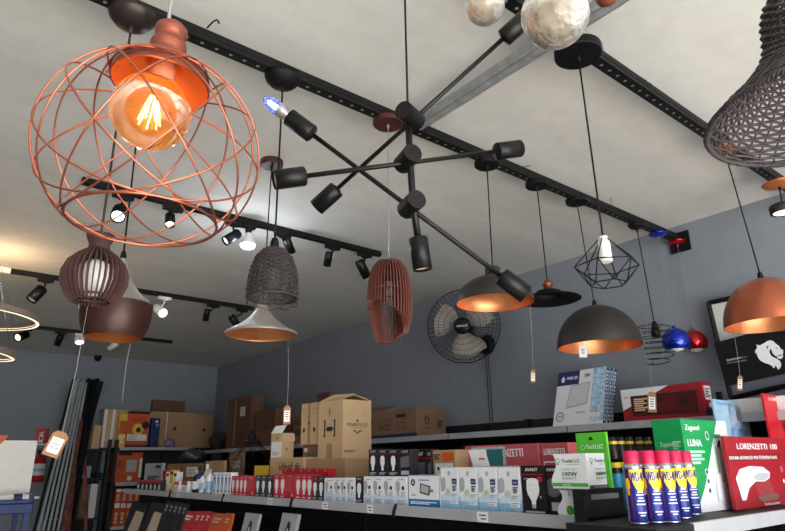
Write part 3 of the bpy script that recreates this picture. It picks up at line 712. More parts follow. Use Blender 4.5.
# keep the lettering upright on the hub
upv = (V((0, 0, 1))-nrm*nrm.z).normalized(); rtv = upv.cross(nrm)
TL = Matrix((rtv.to_4d(), upv.to_4d(), nrm.to_4d(), V((0, 0, 0, 1)))).transposed(); TL[0][3], TL[1][3], TL[2][3] = c+nrm*.0635; TL[3][0] = TL[3][1] = TL[3][2] = 0
q.text('ventisol', .026, TL @ Matrix.Translation((0, -.008, 0)), white, fitw=.085, center=True); q.build('lettering', hb)
for k in range(3):
    q = MB(); vs = []; a0 = 2*PI*k/3+.5; m_ = 8
    for i in range(m_+1):
        f_ = i/m_; r_ = .045+(RF*.86-.045)*f_; wd = .75+.75*sin(PI*min(1, f_*.75+.1)); 
        for s_ in (-1, 0, 1): a_ = a0+s_*wd*.5+.25*f_; vs.append(T @ V((r_*cos(a_), r_*sin(a_), s_*-.02*(1-.3*f_)-.005)))
    fs = [(i*3+j, i*3+j+1, i*3+j+4, i*3+j+3) for i in range(m_) for j in range(2)]
    q.add(vs, fs, bladem, True); b_ = q.build('blade', t); sd = b_.modifiers.new('thickness', 'SOLIDIFY'); sd.thickness = .003
q = MB(); q.lathe([(.0005, .02), (.045, .02), (.048, -.02), (.03, -.025)], matteblack, 24, T); q.lathe([(.0005, -.10), (.055, -.1), (.062, -.12), (.06, -.18), (.04, -.2), (.0005, -.2)], black, 28, T); q.build('motor', t)
q = MB(); pm = c-nrm*.15; q.tube([pm, pm+V((.02, 0, -.03)), V((-.09, .0, .03)), V((-.03, 0, 0))], .018, black, 12); q.build('bracket_arm', t)
q = MB(); q.lathe([(.0005, .045), (.05, .045), (.075, .03), (.082, .01), (.082, -.008), (.0005, -.008)], black, 32, Matrix.Rotation(-PI/2, 4, 'Y')); q.lathe([(.0005, .058), (.022, .056), (.026, .044)], darkpaint, 20, Matrix.Rotation(-PI/2, 4, 'Y')); q.build('wall_mount', t)
q = MB()
for dy in (-.012, .012): q.tube([(-.01, dy, -.07), (-.006, dy*1.2, -.3), (-.006, dy*1.3, -.62)], .003, matteblack, 5)
q.build('cable', t)

# ------------------------------------------------------------------ LED ring chandelier (left edge)
C1 = atd(-53, 312, 3.0)
t = thing('ring_chandelier', 'two glowing warm white LED rings on thin wires at the left edge', 'chandelier', (C1.x, C1.y, ZC))
bronze = mat('brown_ring_metal', (128, 112, 98), .4, .3, noise=.05)
canopy_disc(t, .1, bronze, .03)
def ring(cpt, R1, tilt, az, name='ring'):
    T = Matrix.Translation(cpt) @ Matrix.Rotation(az, 4, 'Z') @ Matrix.Rotation(tilt, 4, 'X')
    q = MB(); q.lathe([(R1-.008, .016), (R1+.008, .016), (R1+.008, -.016), (R1+.006, -.018)], bronze, 96, T, False); q.lathe([(R1-.006, -.018), (R1-.008, -.016), (R1-.008, .016)], bronze, 96, T, False)
    rg = q.build(name, t)
    q = MB(); q.lathe([(R1+.006, -.018), (R1-.006, -.019), (R1-.0085, -.008)], ledwarm, 96, T, False); q.build('light_strip', rg)
    q = MB()
    for k in range(3):
        a_ = 2*PI*k/3+.35; p = T @ V((R1*cos(a_), R1*sin(a_), .016)); q2 = MB(); q2.tube([p, V((p.x*.2, p.y*.2, -.03))], .0012, chrome, 4); q2.build('wire', rg)
ring(C1-t.location, .395, 0.04, .3)
C2 = atd(-46, 347, 3.0)-t.location
ring(C2, .26, .10, 1.2)
point('ring_glow', C1+V((.25, 1.1, .42)), 9, (1, .68, .36), .15)

# ------------------------------------------------------------------ price tags hanging from lamps
def htag(name, label, px, py, dep, w, h, top=None, tilt=0, body=paper, edge=None, yaw=None, printed=True, lines=('', )):
    c = atd(px, py, dep); t = thing(name, label, 'tag', c)
    n = (EYE-c); n.z = 0; n.normalize(); yw = math.atan2(n.x, -n.y) if yaw is None else yaw
    R_ = Matrix.Rotation(yw, 4, 'Z') @ Matrix.Rotation(PI/2, 4, 'X') @ Matrix.Rotation(tilt, 4, 'Z')
    q = MB(); q.plate([(-w/2, -h/2), (w/2, -h/2), (w/2, h*.36), (w*.25, h/2), (-w*.25, h/2), (-w/2, h*.36)], .0012, edge or body, R_); q.build('card', t)
    q = MB(); Tf = R_ @ Matrix.Translation((0, 0, .0018))
    if edge: q.add([Tf @ V(p) for p in ((-w*.36, -h*.36, 0), (w*.36, -h*.36, 0), (w*.36, h*.24, 0), (-w*.36, h*.24, 0))], [(0, 1, 2, 3)], paper)
    Tf = R_ @ Matrix.Translation((0, 0, .0024))
    for i, (dy, s_) in enumerate(lines if lines != ('', ) else ()):
        q.text(s_, h*.14, Tf @ Matrix.Translation((0, h*dy, 0)), ink, fitw=w*.56, center=True)
    if lines == ('', ):
        for k, yy in enumerate((.12, .0, -.12, -.24)):
            ww = w*(.26, .2, .24, .15)[k]; q.box((-ww, h*yy, 0), (ww, h*(yy+.045), .0003), ink, Tf)
    q.build('print', t)
    hole = R_ @ V((0, h*.44, .0006))
    if top: 
        q = MB(); q.tube([hole, (hole*.5+(V(top)-c)*.5)+V((.004, 0, -.004)), V(top)-c], .0008, string, 5); q.build('string', t)
    return t
htag('price_tag', 'big kraft tag with white paper face hanging on twine at lower left', 56, 444, 1.65, .042, .068, atd(88, 304, 1.72), -.35, edge=kraft, lines=((.08, 'TETO'), (-.06, 'PENDENTE'), (-.2, 'R$ 189')))
htag('price_tag', 'orange and white tag hanging above the open carton beside the cartons', 287, 415, 2.35, .028, .07, atd(288, 340, 2.5), 0, edge=kraft)
htag('price_tag', 'white paper tag on the rim of the black dome beside the diamond lamp', 583, 351, 2.95, .036, .062, atd(583, 330, 2.9), -.05)
htag('price_tag', 'small paper tag hanging on a thread under the charcoal dome by the fan', 533, 376, 2.6, .02, .055, atd(530, 305, 2.6), -.08, edge=kraft)
htag('price_tag', 'narrow kraft tag hanging in front of the leaning lion board', 740, 383, 2.55, .02, .062, atd(733, 328, 2.6), -.2, edge=kraft)
htag('price_tag', 'crumpled bright paper tag hanging in front of the red tool set', 652, 402, 2.7, .036, .09, atd(645, 300, 3.0), -.1, edge=kraft)
wire('hanging_twine', 'bare twine end hanging below the brown bell pendant', [atd(131, 341, 2.35), atd(126, 365, 2.35), atd(122, 402, 2.35)], string, .0013)

# ------------------------------------------------------------------ shelving
ZG, XG = 1.43, 1.78        # gondola top shelf height and front edge
def shelf_unit(name, label, boards, uprights, back, strips, loc=(0, 0, 0)):
    t = thing(name, label, 'shelving', loc)
    for b in boards: q = MB(); q.box(*b, darkpaint); q.build('shelf', t)
    for u in uprights: q = MB(); q.box(*u, darkpaint); q.build('upright', t)
    for k in back: q = MB(); q.box(*k, darkpaint); q.build('back_panel', t)
    for s_ in strips: q = MB(); q.box(*s_, stripgrey); q.build('price_rail', t, bevel=.002)
    return t
Y0, Y1 = 1.27, 6.05
boards = []; strips = []
for z_, xf in ((ZG, XG), (1.02, XG-.08), (.62, XG-.08), (.2, XG-.08)):
    boards += [((xf+.012, Y0, z_-.03), (2.26, Y1, z_)), ((2.30, Y0, z_-.03), (2.72, Y1, z_))]
cuts = [Y0, 2.2, 3.08, 3.95, 4.9, Y1]
for a_, b_ in zip(cuts[:-1], cuts[1:]): strips.append(((XG, a_+.006, ZG-.038), (XG+.012, b_-.006, ZG+.003)))
ups = [((2.26, y_-.02, 0), (2.30, y_+.02, ZG+.02)) for y_ in cuts]
gond = shelf_unit('gondola_shelving', 'long black gondola shelf with grey price rail carrying rows of bulb boxes', boards, ups, [((2.275, Y0, 0), (2.285, Y1, ZG+.01))], strips, (0, 0, 0))
q = MB()
for a_ in cuts[1:-1]:
    q2 = MB(); q2.tube([(XG-.004, a_, ZG-.045), (XG-.008, a_-.01, ZG-.02), (XG-.003, a_-.02, ZG+.008)], .007, matteblack, 8); q2.build('rail_clip', gond)
for (px, tw) in ((177, .05), (222, .045), (270, .05), (325, .05), (370, .045), (482, .055)):
    p = onx(px, 506, XG-.0015); q2 = MB(); q2.box((p.x-.001, p.y-tw/2, ZG-.036), (p.x, p.y+tw/2, ZG-.001), paper)
    for k in range(2): q2.box((p.x-.0015, p.y-tw*.32, ZG-.015-.012*k), (p.x-.001, p.y+tw*(.3-.15*k), ZG-.011-.012*k), ink)
    q2.build('price_label', gond)
# end cap with its own shelf facing the viewer
EX0, EX1, EY0, EY1 = 1.60, 2.75, .9, 1.15
et = shelf_unit('end_cap_shelving', 'black end-cap shelf with pale front rail holding spray cans and shower boxes', [((EX0, EY0+.012, ZG-.03), (EX1, EY1, ZG)), ((EX0, EY0+.012, .95), (EX1, EY1, .98)), ((EX0, EY0+.012, .2), (EX1, EY1, .23))],
    [((EX0, EY1, 0), (EX0+.04, EY1+.03, ZG)), ((EX1-.04, EY1, 0), (EX1, EY1+.03, ZG))], [((EX0+.04, EY1+.005, 0), (EX1-.04, EY1+.015, ZG))], [((1.80, EY0, ZG-.04), (EX1, EY0+.012, ZG+.003))])
q = MB(); q.box((EX0, EY0, ZG-.04), (1.80, EY0+.012, ZG), darkpaint); q.build('front_lip', et)
# black riser at the gondola end
c0 = onx(587, 505, 1.765); x1_ = ony(624, 495, c0.y).x; zt = zat(c0.x, c0.y, 489.5)
t = thing('display_riser', 'black riser block with clear ticket holder at the gondola end', 'display stand', (c0.x, c0.y, ZG-.15))
q = MB(); q.box((0, 0, .15), (x1_-c0.x, onx(573, 489, 1.765).y-c0.y+.005, zt-ZG+.15), blackc); q.build('block', t, bevel=.002)
q = MB(); q.box((-.012, 0, 0), (0, onx(573, 489, 1.765).y-c0.y-.01, zt-ZG+.13), blackc); q.build('side_plate', t)
q = MB(); w_ = x1_-c0.x; q.box((w_*.12, -.002, zt-ZG+.15-.032), (w_*.84, 0, zt-ZG+.15-.016), mat('grey_sticker', (120, 124, 130), .6, noise=.05)); q.build('sticker', t)
q = MB(); q.box((-.02, .01, .09), (-.014, .07, .135), clearpl); q.box((-.016, .008, .088), (-.013, .072, .137), mat('slate_ticket', (70, 90, 120), .4, noise=.2, nscale=60)); q.build('ticket_holder', t)

# wall shelving, right wall
ZU, XU = 1.812, 3.30
bo = [((XU+.012, .4, z_-.03), (3.70, 8.35, z_)) for z_ in (ZU, 1.42, 1.0, .6, .2)]
cy_ = [.4, 1.45, 2.36, 3.42, 4.45, 5.5, 6.5, 7.4, 8.35]
st_ = [((XU, a_+.006, ZU-.038), (XU+.012, b_-.006, ZU+.003)) for a_, b_ in zip(cy_[:-1], cy_[1:])]
st_ += [((XU, .4, 1.38), (XU+.012, 8.35, 1.42))]
up_ = [((3.68, y_-.02, 0), (3.745, y_+.02, 1.905)) for y_ in (1.37, 2.98, 4.9, 6.9)]
shelf_unit('wall_shelving', 'black wall shelving along the right grey wall with upper grey price rail', bo, up_, [((3.70, .4, 0), (3.715, 8.35, 1.90))], st_)
# back wall shelving
bo = [((2.33, 8.38, z_-.03), (3.72, 8.74, z_)) for z_ in (1.86, 1.44, .93, .4)]
st_ = [((2.35, 8.368, 1.825), (3.30, 8.38, 1.863)), ((2.35, 8.368, 1.40), (3.30, 8.38, 1.443)), ((2.35, 8.368, .9), (3.3, 8.38, .935))]
shelf_unit('wall_shelving', 'black shelving on the back wall holding the long carton and orange boxes', bo, [((2.29, 8.70, 0), (2.33, 8.74, 1.95)), ((2.29, 8.36, 0), (2.33, 8.40, 1.95)), ((3.0, 8.70, 0), (3.04, 8.74, 1.86))], [((2.33, 8.745, 0), (3.72, 8.755, 1.9))], st_)
bo = [((1.68, 8.30, z_-.025), (2.2, 8.70, z_)) for z_ in (1.84, 1.5, 1.05, .6)]
shelf_unit('rack_shelving', 'dark open rack at the back left behind the metal profiles', bo, [((1.66, 8.28, 0), (1.69, 8.32, 1.86)), ((2.19, 8.28, 0), (2.225, 8.32, 1.95)), ((2.19, 8.66, 0), (2.225, 8.7, 1.95))], [((1.68, 8.705, 0), (2.2, 8.715, 1.84))], [])

# ------------------------------------------------------------------ boxes and their prints
def bulbpts(u, v, s):                 # A-shape bulb outline, s = height
    pts = []
    for i in range(21): a_ = math.radians(-52+284*i/20); pts.append((u+s*.31*cos(a_), v+s*.16+s*.31*sin(a_)))
    pts += [(u-s*.14, v-s*.28), (u-s*.13, v-s*.5), (u+s*.13, v-s*.5), (u+s*.14, v-s*.28)]
    return pts
def tallbulb(u, v, s):
    pts = [(u-s*.25, v+s*.3), (u-s*.2, v+s*.42), (u-s*.1, v+s*.49), (u+s*.1, v+s*.49), (u+s*.2, v+s*.42), (u+s*.25, v+s*.3), (u+s*.25, v-s*.02), (u+s*.14, v-s*.24), (u+s*.1, v-s*.5), (u-s*.1, v-s*.5), (u-s*.14, v-s*.24), (u-s*.25, v-s*.02)]
    return pts
def faceT(side, dx, dy, dz):
    if side == 'L': return Matrix(((0, 0, -1, 0), (-1, 0, 0, dy), (0, 1, 0, 0), (0, 0, 0, 1))), dy     # facing -X, u runs toward -Y
    if side == 'R': return Matrix(((1, 0, 0, 0), (0, 0, -1, 0), (0, 1, 0, 0), (0, 0, 0, 1))), dx       # facing -Y, u runs toward +X
    return Matrix(((1, 0, 0, 0), (0, 1, 0, 0), (0, 0, 1, dz), (0, 0, 0, 1))), dx
def prints(q, side, dx, dy, dz, items):
    T, W_ = faceT(side, dx, dy, dz); Hh = dz if side != 'T' else dy; e = .0007
    for k, it in enumerate(items):
        z = e*.6+k*.00028; kind = it[0]; Tk = T @ Matrix.Translation((0, 0, z))
        if kind == 'r':
            _, u0, v0, u1, v1, m = it; q.add([Tk @ V(p) for p in ((u0*W_, v0*Hh, 0), (u1*W_, v0*Hh, 0), (u1*W_, v1*Hh, 0), (u0*W_, v1*Hh, 0))], [(0, 1, 2, 3)], m)
        elif kind == 'p':
            q.add([Tk @ V((u*W_, v*Hh, 0)) for u, v in it[1]], [tuple(range(len(it[1])))], it[2])
        elif kind == 't':                 # text: u, v, height, string, material, width fraction
            _, u, v, h, s_, m, wf = it[:7]; q.text(s_, h*Hh*1.4, Tk @ Matrix.Translation((u*W_, v*Hh, 0)), m, fitw=wf*W_, bold=.08*h*Hh if len(it) > 7 else 0)
        elif kind == 'b': 
            _, u, v, s_, m = it; q.add([Tk @ V((a_, b_, 0)) for a_, b_ in bulbpts(u*W_, v*Hh, s_*Hh)], [tuple(range(25))], m)
        elif kind == 'tb':
            _, u, v, s_, m = it; q.add([Tk @ V((a_, b_, 0)) for a_, b_ in tallbulb(u*W_, v*Hh, s_*Hh)], [tuple(range(12))], m)
        elif kind == 'd':
            _, u, v, r_, m = it; q.add([Tk @ V((u*W_+r_*Hh*cos(2*PI*i/20), v*Hh+r_*Hh*sin(2*PI*i/20), 0)) for i in range(20)], [tuple(range(20))], m)
        elif kind == 'o':                 # outlined circle
            _, u, v, r_, m = it; vs = []
            for i in range(24):
                for rr in (r_, r_*.82): vs.append(Tk @ V((u*W_+rr*Hh*cos(2*PI*i/24), v*Hh+rr*Hh*sin(2*PI*i/24), 0)))
            q.add(vs, [(2*i, 2*((i+1) % 24), 2*((i+1) % 24)+1, 2*i+1) for i in range(24)], m)
        elif kind == 'f':                 # frame
            _, u0, v0, u1, v1, m, th = it
            for a in ((u0, v0, u1, v0+th), (u0, v1-th, u1, v1), (u0, v0, u0+th*Hh/W_, v1), (u1-th*Hh/W_, v0, u1, v1)):
                q.add([Tk @ V(p) for p in ((a[0]*W_, a[1]*Hh, 0), (a[2]*W_, a[1]*Hh, 0), (a[2]*W_, a[3]*Hh, 0), (a[0]*W_, a[3]*Hh, 0))], [(0, 1, 2, 3)], m)
        elif kind == 'l':                 # lines of small type
            _, u0, v0, u1, v1, n, m = it
            for i in range(n):
                vv = v1-(v1-v0)*(i+.5)/n; ww = u1-(u1-u0)*(.0, .25, .1, .35)[i % 4]; th = (v1-v0)/n*.32
                q.add([Tk @ V(p) for p in ((u0*W_, (vv-th)*Hh, 0), (ww*W_, (vv-th)*Hh, 0), (ww*W_, (vv+th)*Hh, 0), (u0*W_, (vv+th)*Hh, 0))], [(0, 1, 2, 3)], m)
def box(name, label, cat, base, dims, m, L=(), R=(), T_=(), group=None, rz=0, bevel=.002, rx=0, ry=0):
    """base = near corner (min x, min y, bottom z)"""
    dx, dy, dz = dims; q = MB(); q.box((0, 0, 0), (dx, dy, dz), m)
    o = q.build(name, None, base, bevel=bevel, rot=(rx, ry, rz)); tag(o, label, cat, group)
    if L or R or T_:
        q = MB()
        if L: prints(q, 'L', dx, dy, dz, L)
        if R: prints(q, 'R', dx, dy, dz, R)
        if T_: prints(q, 'T', dx, dy, dz, T_)
        q.build('printed_design', o)
    return o
def pxbox(X, z, pl, pc, pr, pt, pb=None, fx=None):
    """near corner at pixel column pc on the plane x=X; returns base and dims"""
    pm = pb if pb else pt+20
    y0 = onx(pc, pm, X).y; y1 = onx(pl, pm, X).y; x1 = ony(pr, pm, y0).x
    zt = zat(X, y0, pt); return V((X, y0, z)), (fx or max(.01, x1-X), max(.01, y1-y0), max(.01, zt-z))

def ycol(px, X, pm=495): return onx(px, pm, X).y
def frontbox(name, label, cat, pl, pr, pt, m, L=(), R=(), X=XG+.022, z=ZG, dx=.06, group=None, pm=495, **k):
    y0, y1 = ycol(pr, X, pm)+.0015, ycol(pl, X, pm)-.0015
    zt = zat(X, (y0+y1)/2, pt)
    return box(name, label, cat, (X, y0, z), (dx, y1-y0, zt-z), m, L, R, group=group, **k)
WHITEBOX = [('r', 0, 0, 1, .30, lblue), ('p', [(0, .28), (.3, .40), (.65, .33), (1, .42), (1, .2), (0, .2)], mat('pale_blue_print', (196, 214, 232), .5, noise=.08, nscale=80)), ('d', .42, .40, .09, mat('pale_green_print', (178, 204, 170), .5, noise=.2, nscale=90)), ('p', [(.02, .42), (.02, .72), (.22, .78), (.3, .7), (.3, .5), (.2, .42)], greyc), ('r', .66, .6, .93, .73, navyc), ('t', .69, .635, .05, '30W', white, .2), ('l', .68, .42, .92, .57, 4, navyc), ('r', .55, .12, .95, .24, white), ('l', .58, .13, .92, .23, 2, greyc), ('p', [(.42, .86), (.52, .93), (.62, .86), (.58, .86), (.58, .8), (.46, .8), (.46, .86)], greyc), ('l', .6, .3, .9, .38, 2, greyc)]
# --- four tall white bulb boxes
for k, (a_, b_) in enumerate(((441, 459.3), (459.8, 478.3), (478.8, 498.2), (498.8, 521.5))):
    frontbox('light_bulb_box', 'tall white and pale blue bulb box, %s of the four tall ones' % ORD[k], 'bulb box', a_, b_, 467.5, white, L=WHITEBOX, R=[('r', 0, 0, 1, .3, lblue), ('l', .1, .4, .9, .8, 8, greyc)], group='tall white bulb boxes', pm=500, dx=.09)
# --- black boxes with big bulb
frontbox('light_bulb_box', 'black bulb box with a big white bulb picture and red line', 'bulb box', 522.5, 546, 465.5, blackc, L=[('t', .2, .88, .07, 'AVANT', white, .55, 1), ('r', 0, .80, 1, .815, redc), ('r', .72, .66, .92, .77, redc), ('t', .12, .71, .03, 'LED 40W', white, .25), ('p', [(.24, .68), (.22, .5), (.26, .40), (.34, .33), (.40, .27), (.43, .12), (.57, .12), (.6, .27), (.66, .33), (.74, .40), (.78, .5), (.76, .68), (.68, .725), (.5, .74), (.32, .725)], white), ('r', .42, .12, .58, .2, greyc), ('r', .24, .6, .76, .605, greyc), ('l', .12, .02, .95, .07, 1, greyc), ('d', .82, .35, .025, greyc)], group='large black bulb boxes', pm=500, dx=.10)
frontbox('light_bulb_box', 'black bulb box with speckled grey pattern, behind the wavy white box', 'bulb box', 547, 562, 465.5, blackc, L=[('t', .1, .88, .07, 'AVANT', white, .75, 1), ('r', 0, .80, 1, .815, redc), ('d', .5, .55, .2, mat('speckled_print', (96, 98, 106), .5, noise=.7, nscale=300)), ('r', .3, .08, .9, .25, greyc)], group='large black bulb boxes', pm=500, dx=.10, X=XG+.04)
# --- wavy white boxes at the end
tl = [('d', .2, .8, .07, limep), ('d', .2, .8, .05, white), ('r', .17, .68, .23, .72, limep), ('t', .32, .74, .1, 'Tech', ink, .26, 1), ('t', .58, .74, .1, 'LUZ', limep, .24, 1), ('l', .45, .68, .8, .7, 1, limep), ('t', .3, .52, .055, 'LAMPADA LED', limep, .4), ('t', .28, .36, .12, '100W', ink, .44, 1), ('t', .3, .26, .07, 'BULBO T', limep, .4, 1), ('r', 0, .06, 1, .16, limep), ('t', .3, .085, .05, '6500K', white, .25)]
tr_ = [x for x in tl[:-2]]+[('r', 0, 0, 1, .1, mat('dark_grey_ink', (60, 64, 62), .5, noise=.04)), ('t', .2, .03, .04, 'ECONOMIZE', white, .5)]
c0 = onx(589, 488, XG+.02); zt_r = zat(onx(587, 505, 1.765).x, onx(587, 505, 1.765).y, 489.5)
def wavy(label, base, dy, dz, dx, L, R, amp=.012):
    q = MB(); n = 16; pts = []
    for i in range(n+1):
        f_ = i/n; pts.append((dy+amp*sin(PI*2*f_*.9+.6)-amp*.6, f_*dz))
    poly = [(0, 0), (0, dz)]; vs = []; m_ = len(pts)
    for x in (0, dx):
        for y_, z_ in pts: vs.append((x, y_, z_))
    o_ = 2*m_; vs += [(0, 0, 0), (0, 0, dz), (dx, 0, 0), (dx, 0, dz)]
    fs = [(i, m_+i, m_+i+1, i+1) for i in range(n)]
    fs += [tuple([o_]+list(range(0, m_))+[o_+1]), tuple(([o_+2]+list(range(m_, 2*m_))+[o_+3])[::-1]), (o_, o_+1, o_+3, o_+2), (o_, o_+2, 2*m_-m_, 0), (o_+1, m_-1, 2*m_-1, o_+3)]
    q.add(vs, fs, white); o = q.build('light_bulb_box', None, base); tag(o, label, 'bulb box', 'white and green bulb boxes')
    q = MB(); prints(q, 'L', dx, dy, dz, L); prints(q, 'R', dx, dy, dz, R); q.build('printed_design', o)
    return o
ya = ycol(589, XG-.005, 488); yb = ycol(553.5, XG-.005, 488); zt = zat(XG-.005, ya, 453.5)
wavy('white and lime bulb box with a wavy left edge standing on the black riser', (XG-.005, ya, zt_r+.001), yb-ya, zt-zt_r, ony(614, 488, ya).x-XG+.005, tl, tr_)
ya2 = ycol(573.5, XG+.012, 512); yb2 = ycol(558, XG+.012, 512)
wavy('white box with wavy edge and green dot standing below on the shelf beside the riser', (XG+.025, ya2+.006, ZG), yb2-ya2, zt_r-ZG-.004, .035, [('d', .75, .22, .18, limep), ('l', .7, .75, .85, .9, 3, greyc), ('r', .9, .1, 1, .3, limep)], [])
p = onx(576, 470, XG+.09); zt = zat(p.x, p.y-.05, 432)
y0 = onx(610, 470, XG+.10).y
box('light_bulb_box', 'bright lime green hanging carton top showing behind the wavy white box', 'bulb box', (XG+.10, y0, zt_r+.001), (.012, onx(577, 452, XG+.10).y-y0, zat(XG+.1, y0, 432)-zt_r), limec,
    L=[('p', [(.42, .86), (.45, .91), (.5, .92), (.55, .91), (.58, .86)], ink), ('o', .22, .73, .05, white), ('t', .32, .70, .08, 'TechLUZ', white, .55, 1)], group='white and green bulb boxes')
q = MB(); q.box((0, 0, 0), (.19, .12, zt_r-ZG-.003), darkpaint); tag(q.build('shelf_block', None, (XG+.08, Y0+.0, ZG)), 'dark block on the gondola shelf behind the riser under the lime carton', 'block')
# --- floodlight box
frontbox('floodlight_box', 'white and blue floodlight box between the short and tall white bulb boxes', 'lamp box', 408.5, 440.5, 475, white, L=[('r', 0, 0, 1, .24, bluec), ('f', 0, 0, 1, 1, bluec, .02), ('d', .16, .76, .11, ink), ('p', [(.13, .72), (.16, .84), (.19, .72)], white), ('r', .1, .34, .24, .40, greyc), ('l', .35, .82, .7, .86, 1, bluec), ('p', [(.38, .44), (.68, .36), (.72, .66), (.40, .74)], ink), ('p', [(.41, .48), (.65, .41), (.68, .63), (.43, .70)], greyc), ('p', [(.7, .45), (.82, .5), (.82, .55), (.7, .56)], limep), ('l', .08, .08, .9, .18, 2, white)], pm=500, dx=.07)
# --- short white boxes
SW = [('r', 0, 0, 1, .3, mat('pale_blue_print', (196, 214, 232), .5)), ('p', [(0, .28), (.35, .42), (.7, .3), (1, .36), (1, .25), (0, .25)], mat('pale_blue_print', (0, 0, 0))), ('d', .68, .6, .075, ink), ('tb', .25, .6, .5, greyc), ('l', .55, .3, .9, .48, 4, greyc), ('l', .3, .86, .8, .92, 1, greyc), ('l', .2, .05, .9, .2, 3, greyc)]
SR = [('l', .1, .2, .9, .8, 6, greyc)]
for k, (a_, b_) in enumerate(((324, 334.5), (334.8, 340.5), (340.8, 346.3), (346.6, 355))):
    frontbox('light_bulb_box', 'short white bulb box, %s of four right of the black pair' % ORD[k], 'bulb box', a_, b_, 478, white, L=SW, R=SR, group='short white bulb boxes', dx=.06, pm=498)
for k, (a_, b_) in enumerate(((363.5, 372.5), (372.8, 383.3), (383.6, 394.8), (395.1, 407.3))):
    frontbox('light_bulb_box', 'short white bulb box, %s of four left of the floodlight box' % ORD[k], 'bulb box', a_, b_, 476.5, white, L=SW, R=SR, group='short white bulb boxes', dx=.06, pm=498)
BK = [('t', .2, .88, .07, 'AVANT', white, .6), ('r', .02, .82, .98, .835, redc), ('tb', .5, .48, .56, white), ('l', .15, .04, .85, .14, 2, greyc)]
BP = [('t', .2, .88, .07, 'AVANT', white, .6), ('r', .02, .82, .98, .835, redc), ('p', [(.1, .7), (.9, .78), (.9, .35), (.1, .3)], mat('speckled_print', (0, 0, 0))), ('r', .15, .05, .85, .2, greyc)]
frontbox('light_bulb_box', 'single black bulb box between the two groups of short white boxes', 'bulb box', 355.3, 363.2, 476.5, blackc, L=BK, group='black bulb boxes', dx=.06, pm=498)
for k, (a_, b_) in enumerate(((312, 317.8), (318, 324))):
    frontbox('light_bulb_box', 'black bulb box, %s of the pair between red and short white boxes' % ('left' if k == 0 else 'right'), 'bulb box', a_, b_, 476.5, blackc, L=BK, group='black bulb boxes', dx=.06, pm=497)
# second tier on the short white boxes
ztier = zat(XG+.03, 2.2, 476.5)+.002
for k, (a_, b_, pat) in enumerate(((368.5, 377.8, 0), (378, 387.5, 0), (387.8, 399.3, 0), (399.6, 411, 1), (411.5, 427, 1), (427.3, 432, 1))):
    X_ = XG+.024 if k < 4 else XG+.13
    y0, y1 = ycol(b_, X_, 472)+.001, ycol(a_, X_, 472)-.001
    zb = ztier if k < 4 else ZG
    box('light_bulb_box', ('black bulb box with bulb picture, %s of three stacked on white boxes' % ORD[k]) if not pat else ('black bulb box with speckled grey front, %s of three left of the carton' % ORD[k-3]), 'bulb box', (X_, y0, zb), (.05, y1-y0, zat(X_, y0, 449)-zb), blackc, L=BP if pat else BK, group='black bulb boxes')
# --- red boxes
RD = [('tb', .5, .5, .62, white), ('t', .2, .88, .06, 'LED', white, .5), ('l', .2, .05, .8, .12, 1, white)]
RL = [('l', .15, .3, .8, .85, 7, pinkc), ('d', .75, .16, .06, white), ('t', .2, .9, .05, 'LED', white, .5)]
for k, (a_, b_, w_) in enumerate(((273.2, 279.2, 0), (279.4, 285, 0), (285.2, 294.5, 1), (294.7, 301, 0), (301.2, 306.5, 0), (306.7, 311.8, 0))):
    frontbox('light_bulb_box', 'red bulb box, %s of six right of the black boxes' % ORD[k], 'bulb box', a_, b_, 474.5, redc, L=RL if w_ else RD, group='red bulb boxes', dx=.055, pm=496)
for k, (a_, b_, w_) in enumerate(((230.5, 234.8, 0), (235, 238.8, 0), (239, 242.6, 0), (242.8, 246.6, 0), (246.8, 254.2, 1))):
    frontbox('light_bulb_box', 'small red bulb box, %s of five right of the blue packs' % ORD[k], 'bulb box', a_, b_, 476, redc, L=RL if w_ else RD, group='red bulb boxes', dx=.055, pm=494)
for k, (a_, b_) in enumerate(((254.6, 260.2), (260.4, 265.8), (266, 272.9))):
    frontbox('light_bulb_box', 'black bulb box, %s of three between the red groups' % ORD[k], 'bulb box', a_, b_, 475.5, blackc, L=BK, group='black bulb boxes', dx=.06, pm=495)
for k, (a_, b_) in enumerate(((282, 289), (289.3, 297), (297.3, 305), (305.3, 313), (313.3, 321), (322, 328.5))):
    y0, y1 = ycol(b_, XG+.11, 472)+.001, ycol(a_, XG+.11, 472)-.001
    box('light_bulb_box', 'red box top, %s of the row behind the front red boxes' % ORD[k], 'bulb box', (XG+.11, y0, ZG), (.05, y1-y0, zat(XG+.11, y0, 468.5)-ZG), redc, L=[('d', .5, .93, .03, white), ('tb', .5, .5, .5, white)], group='red bulb boxes')
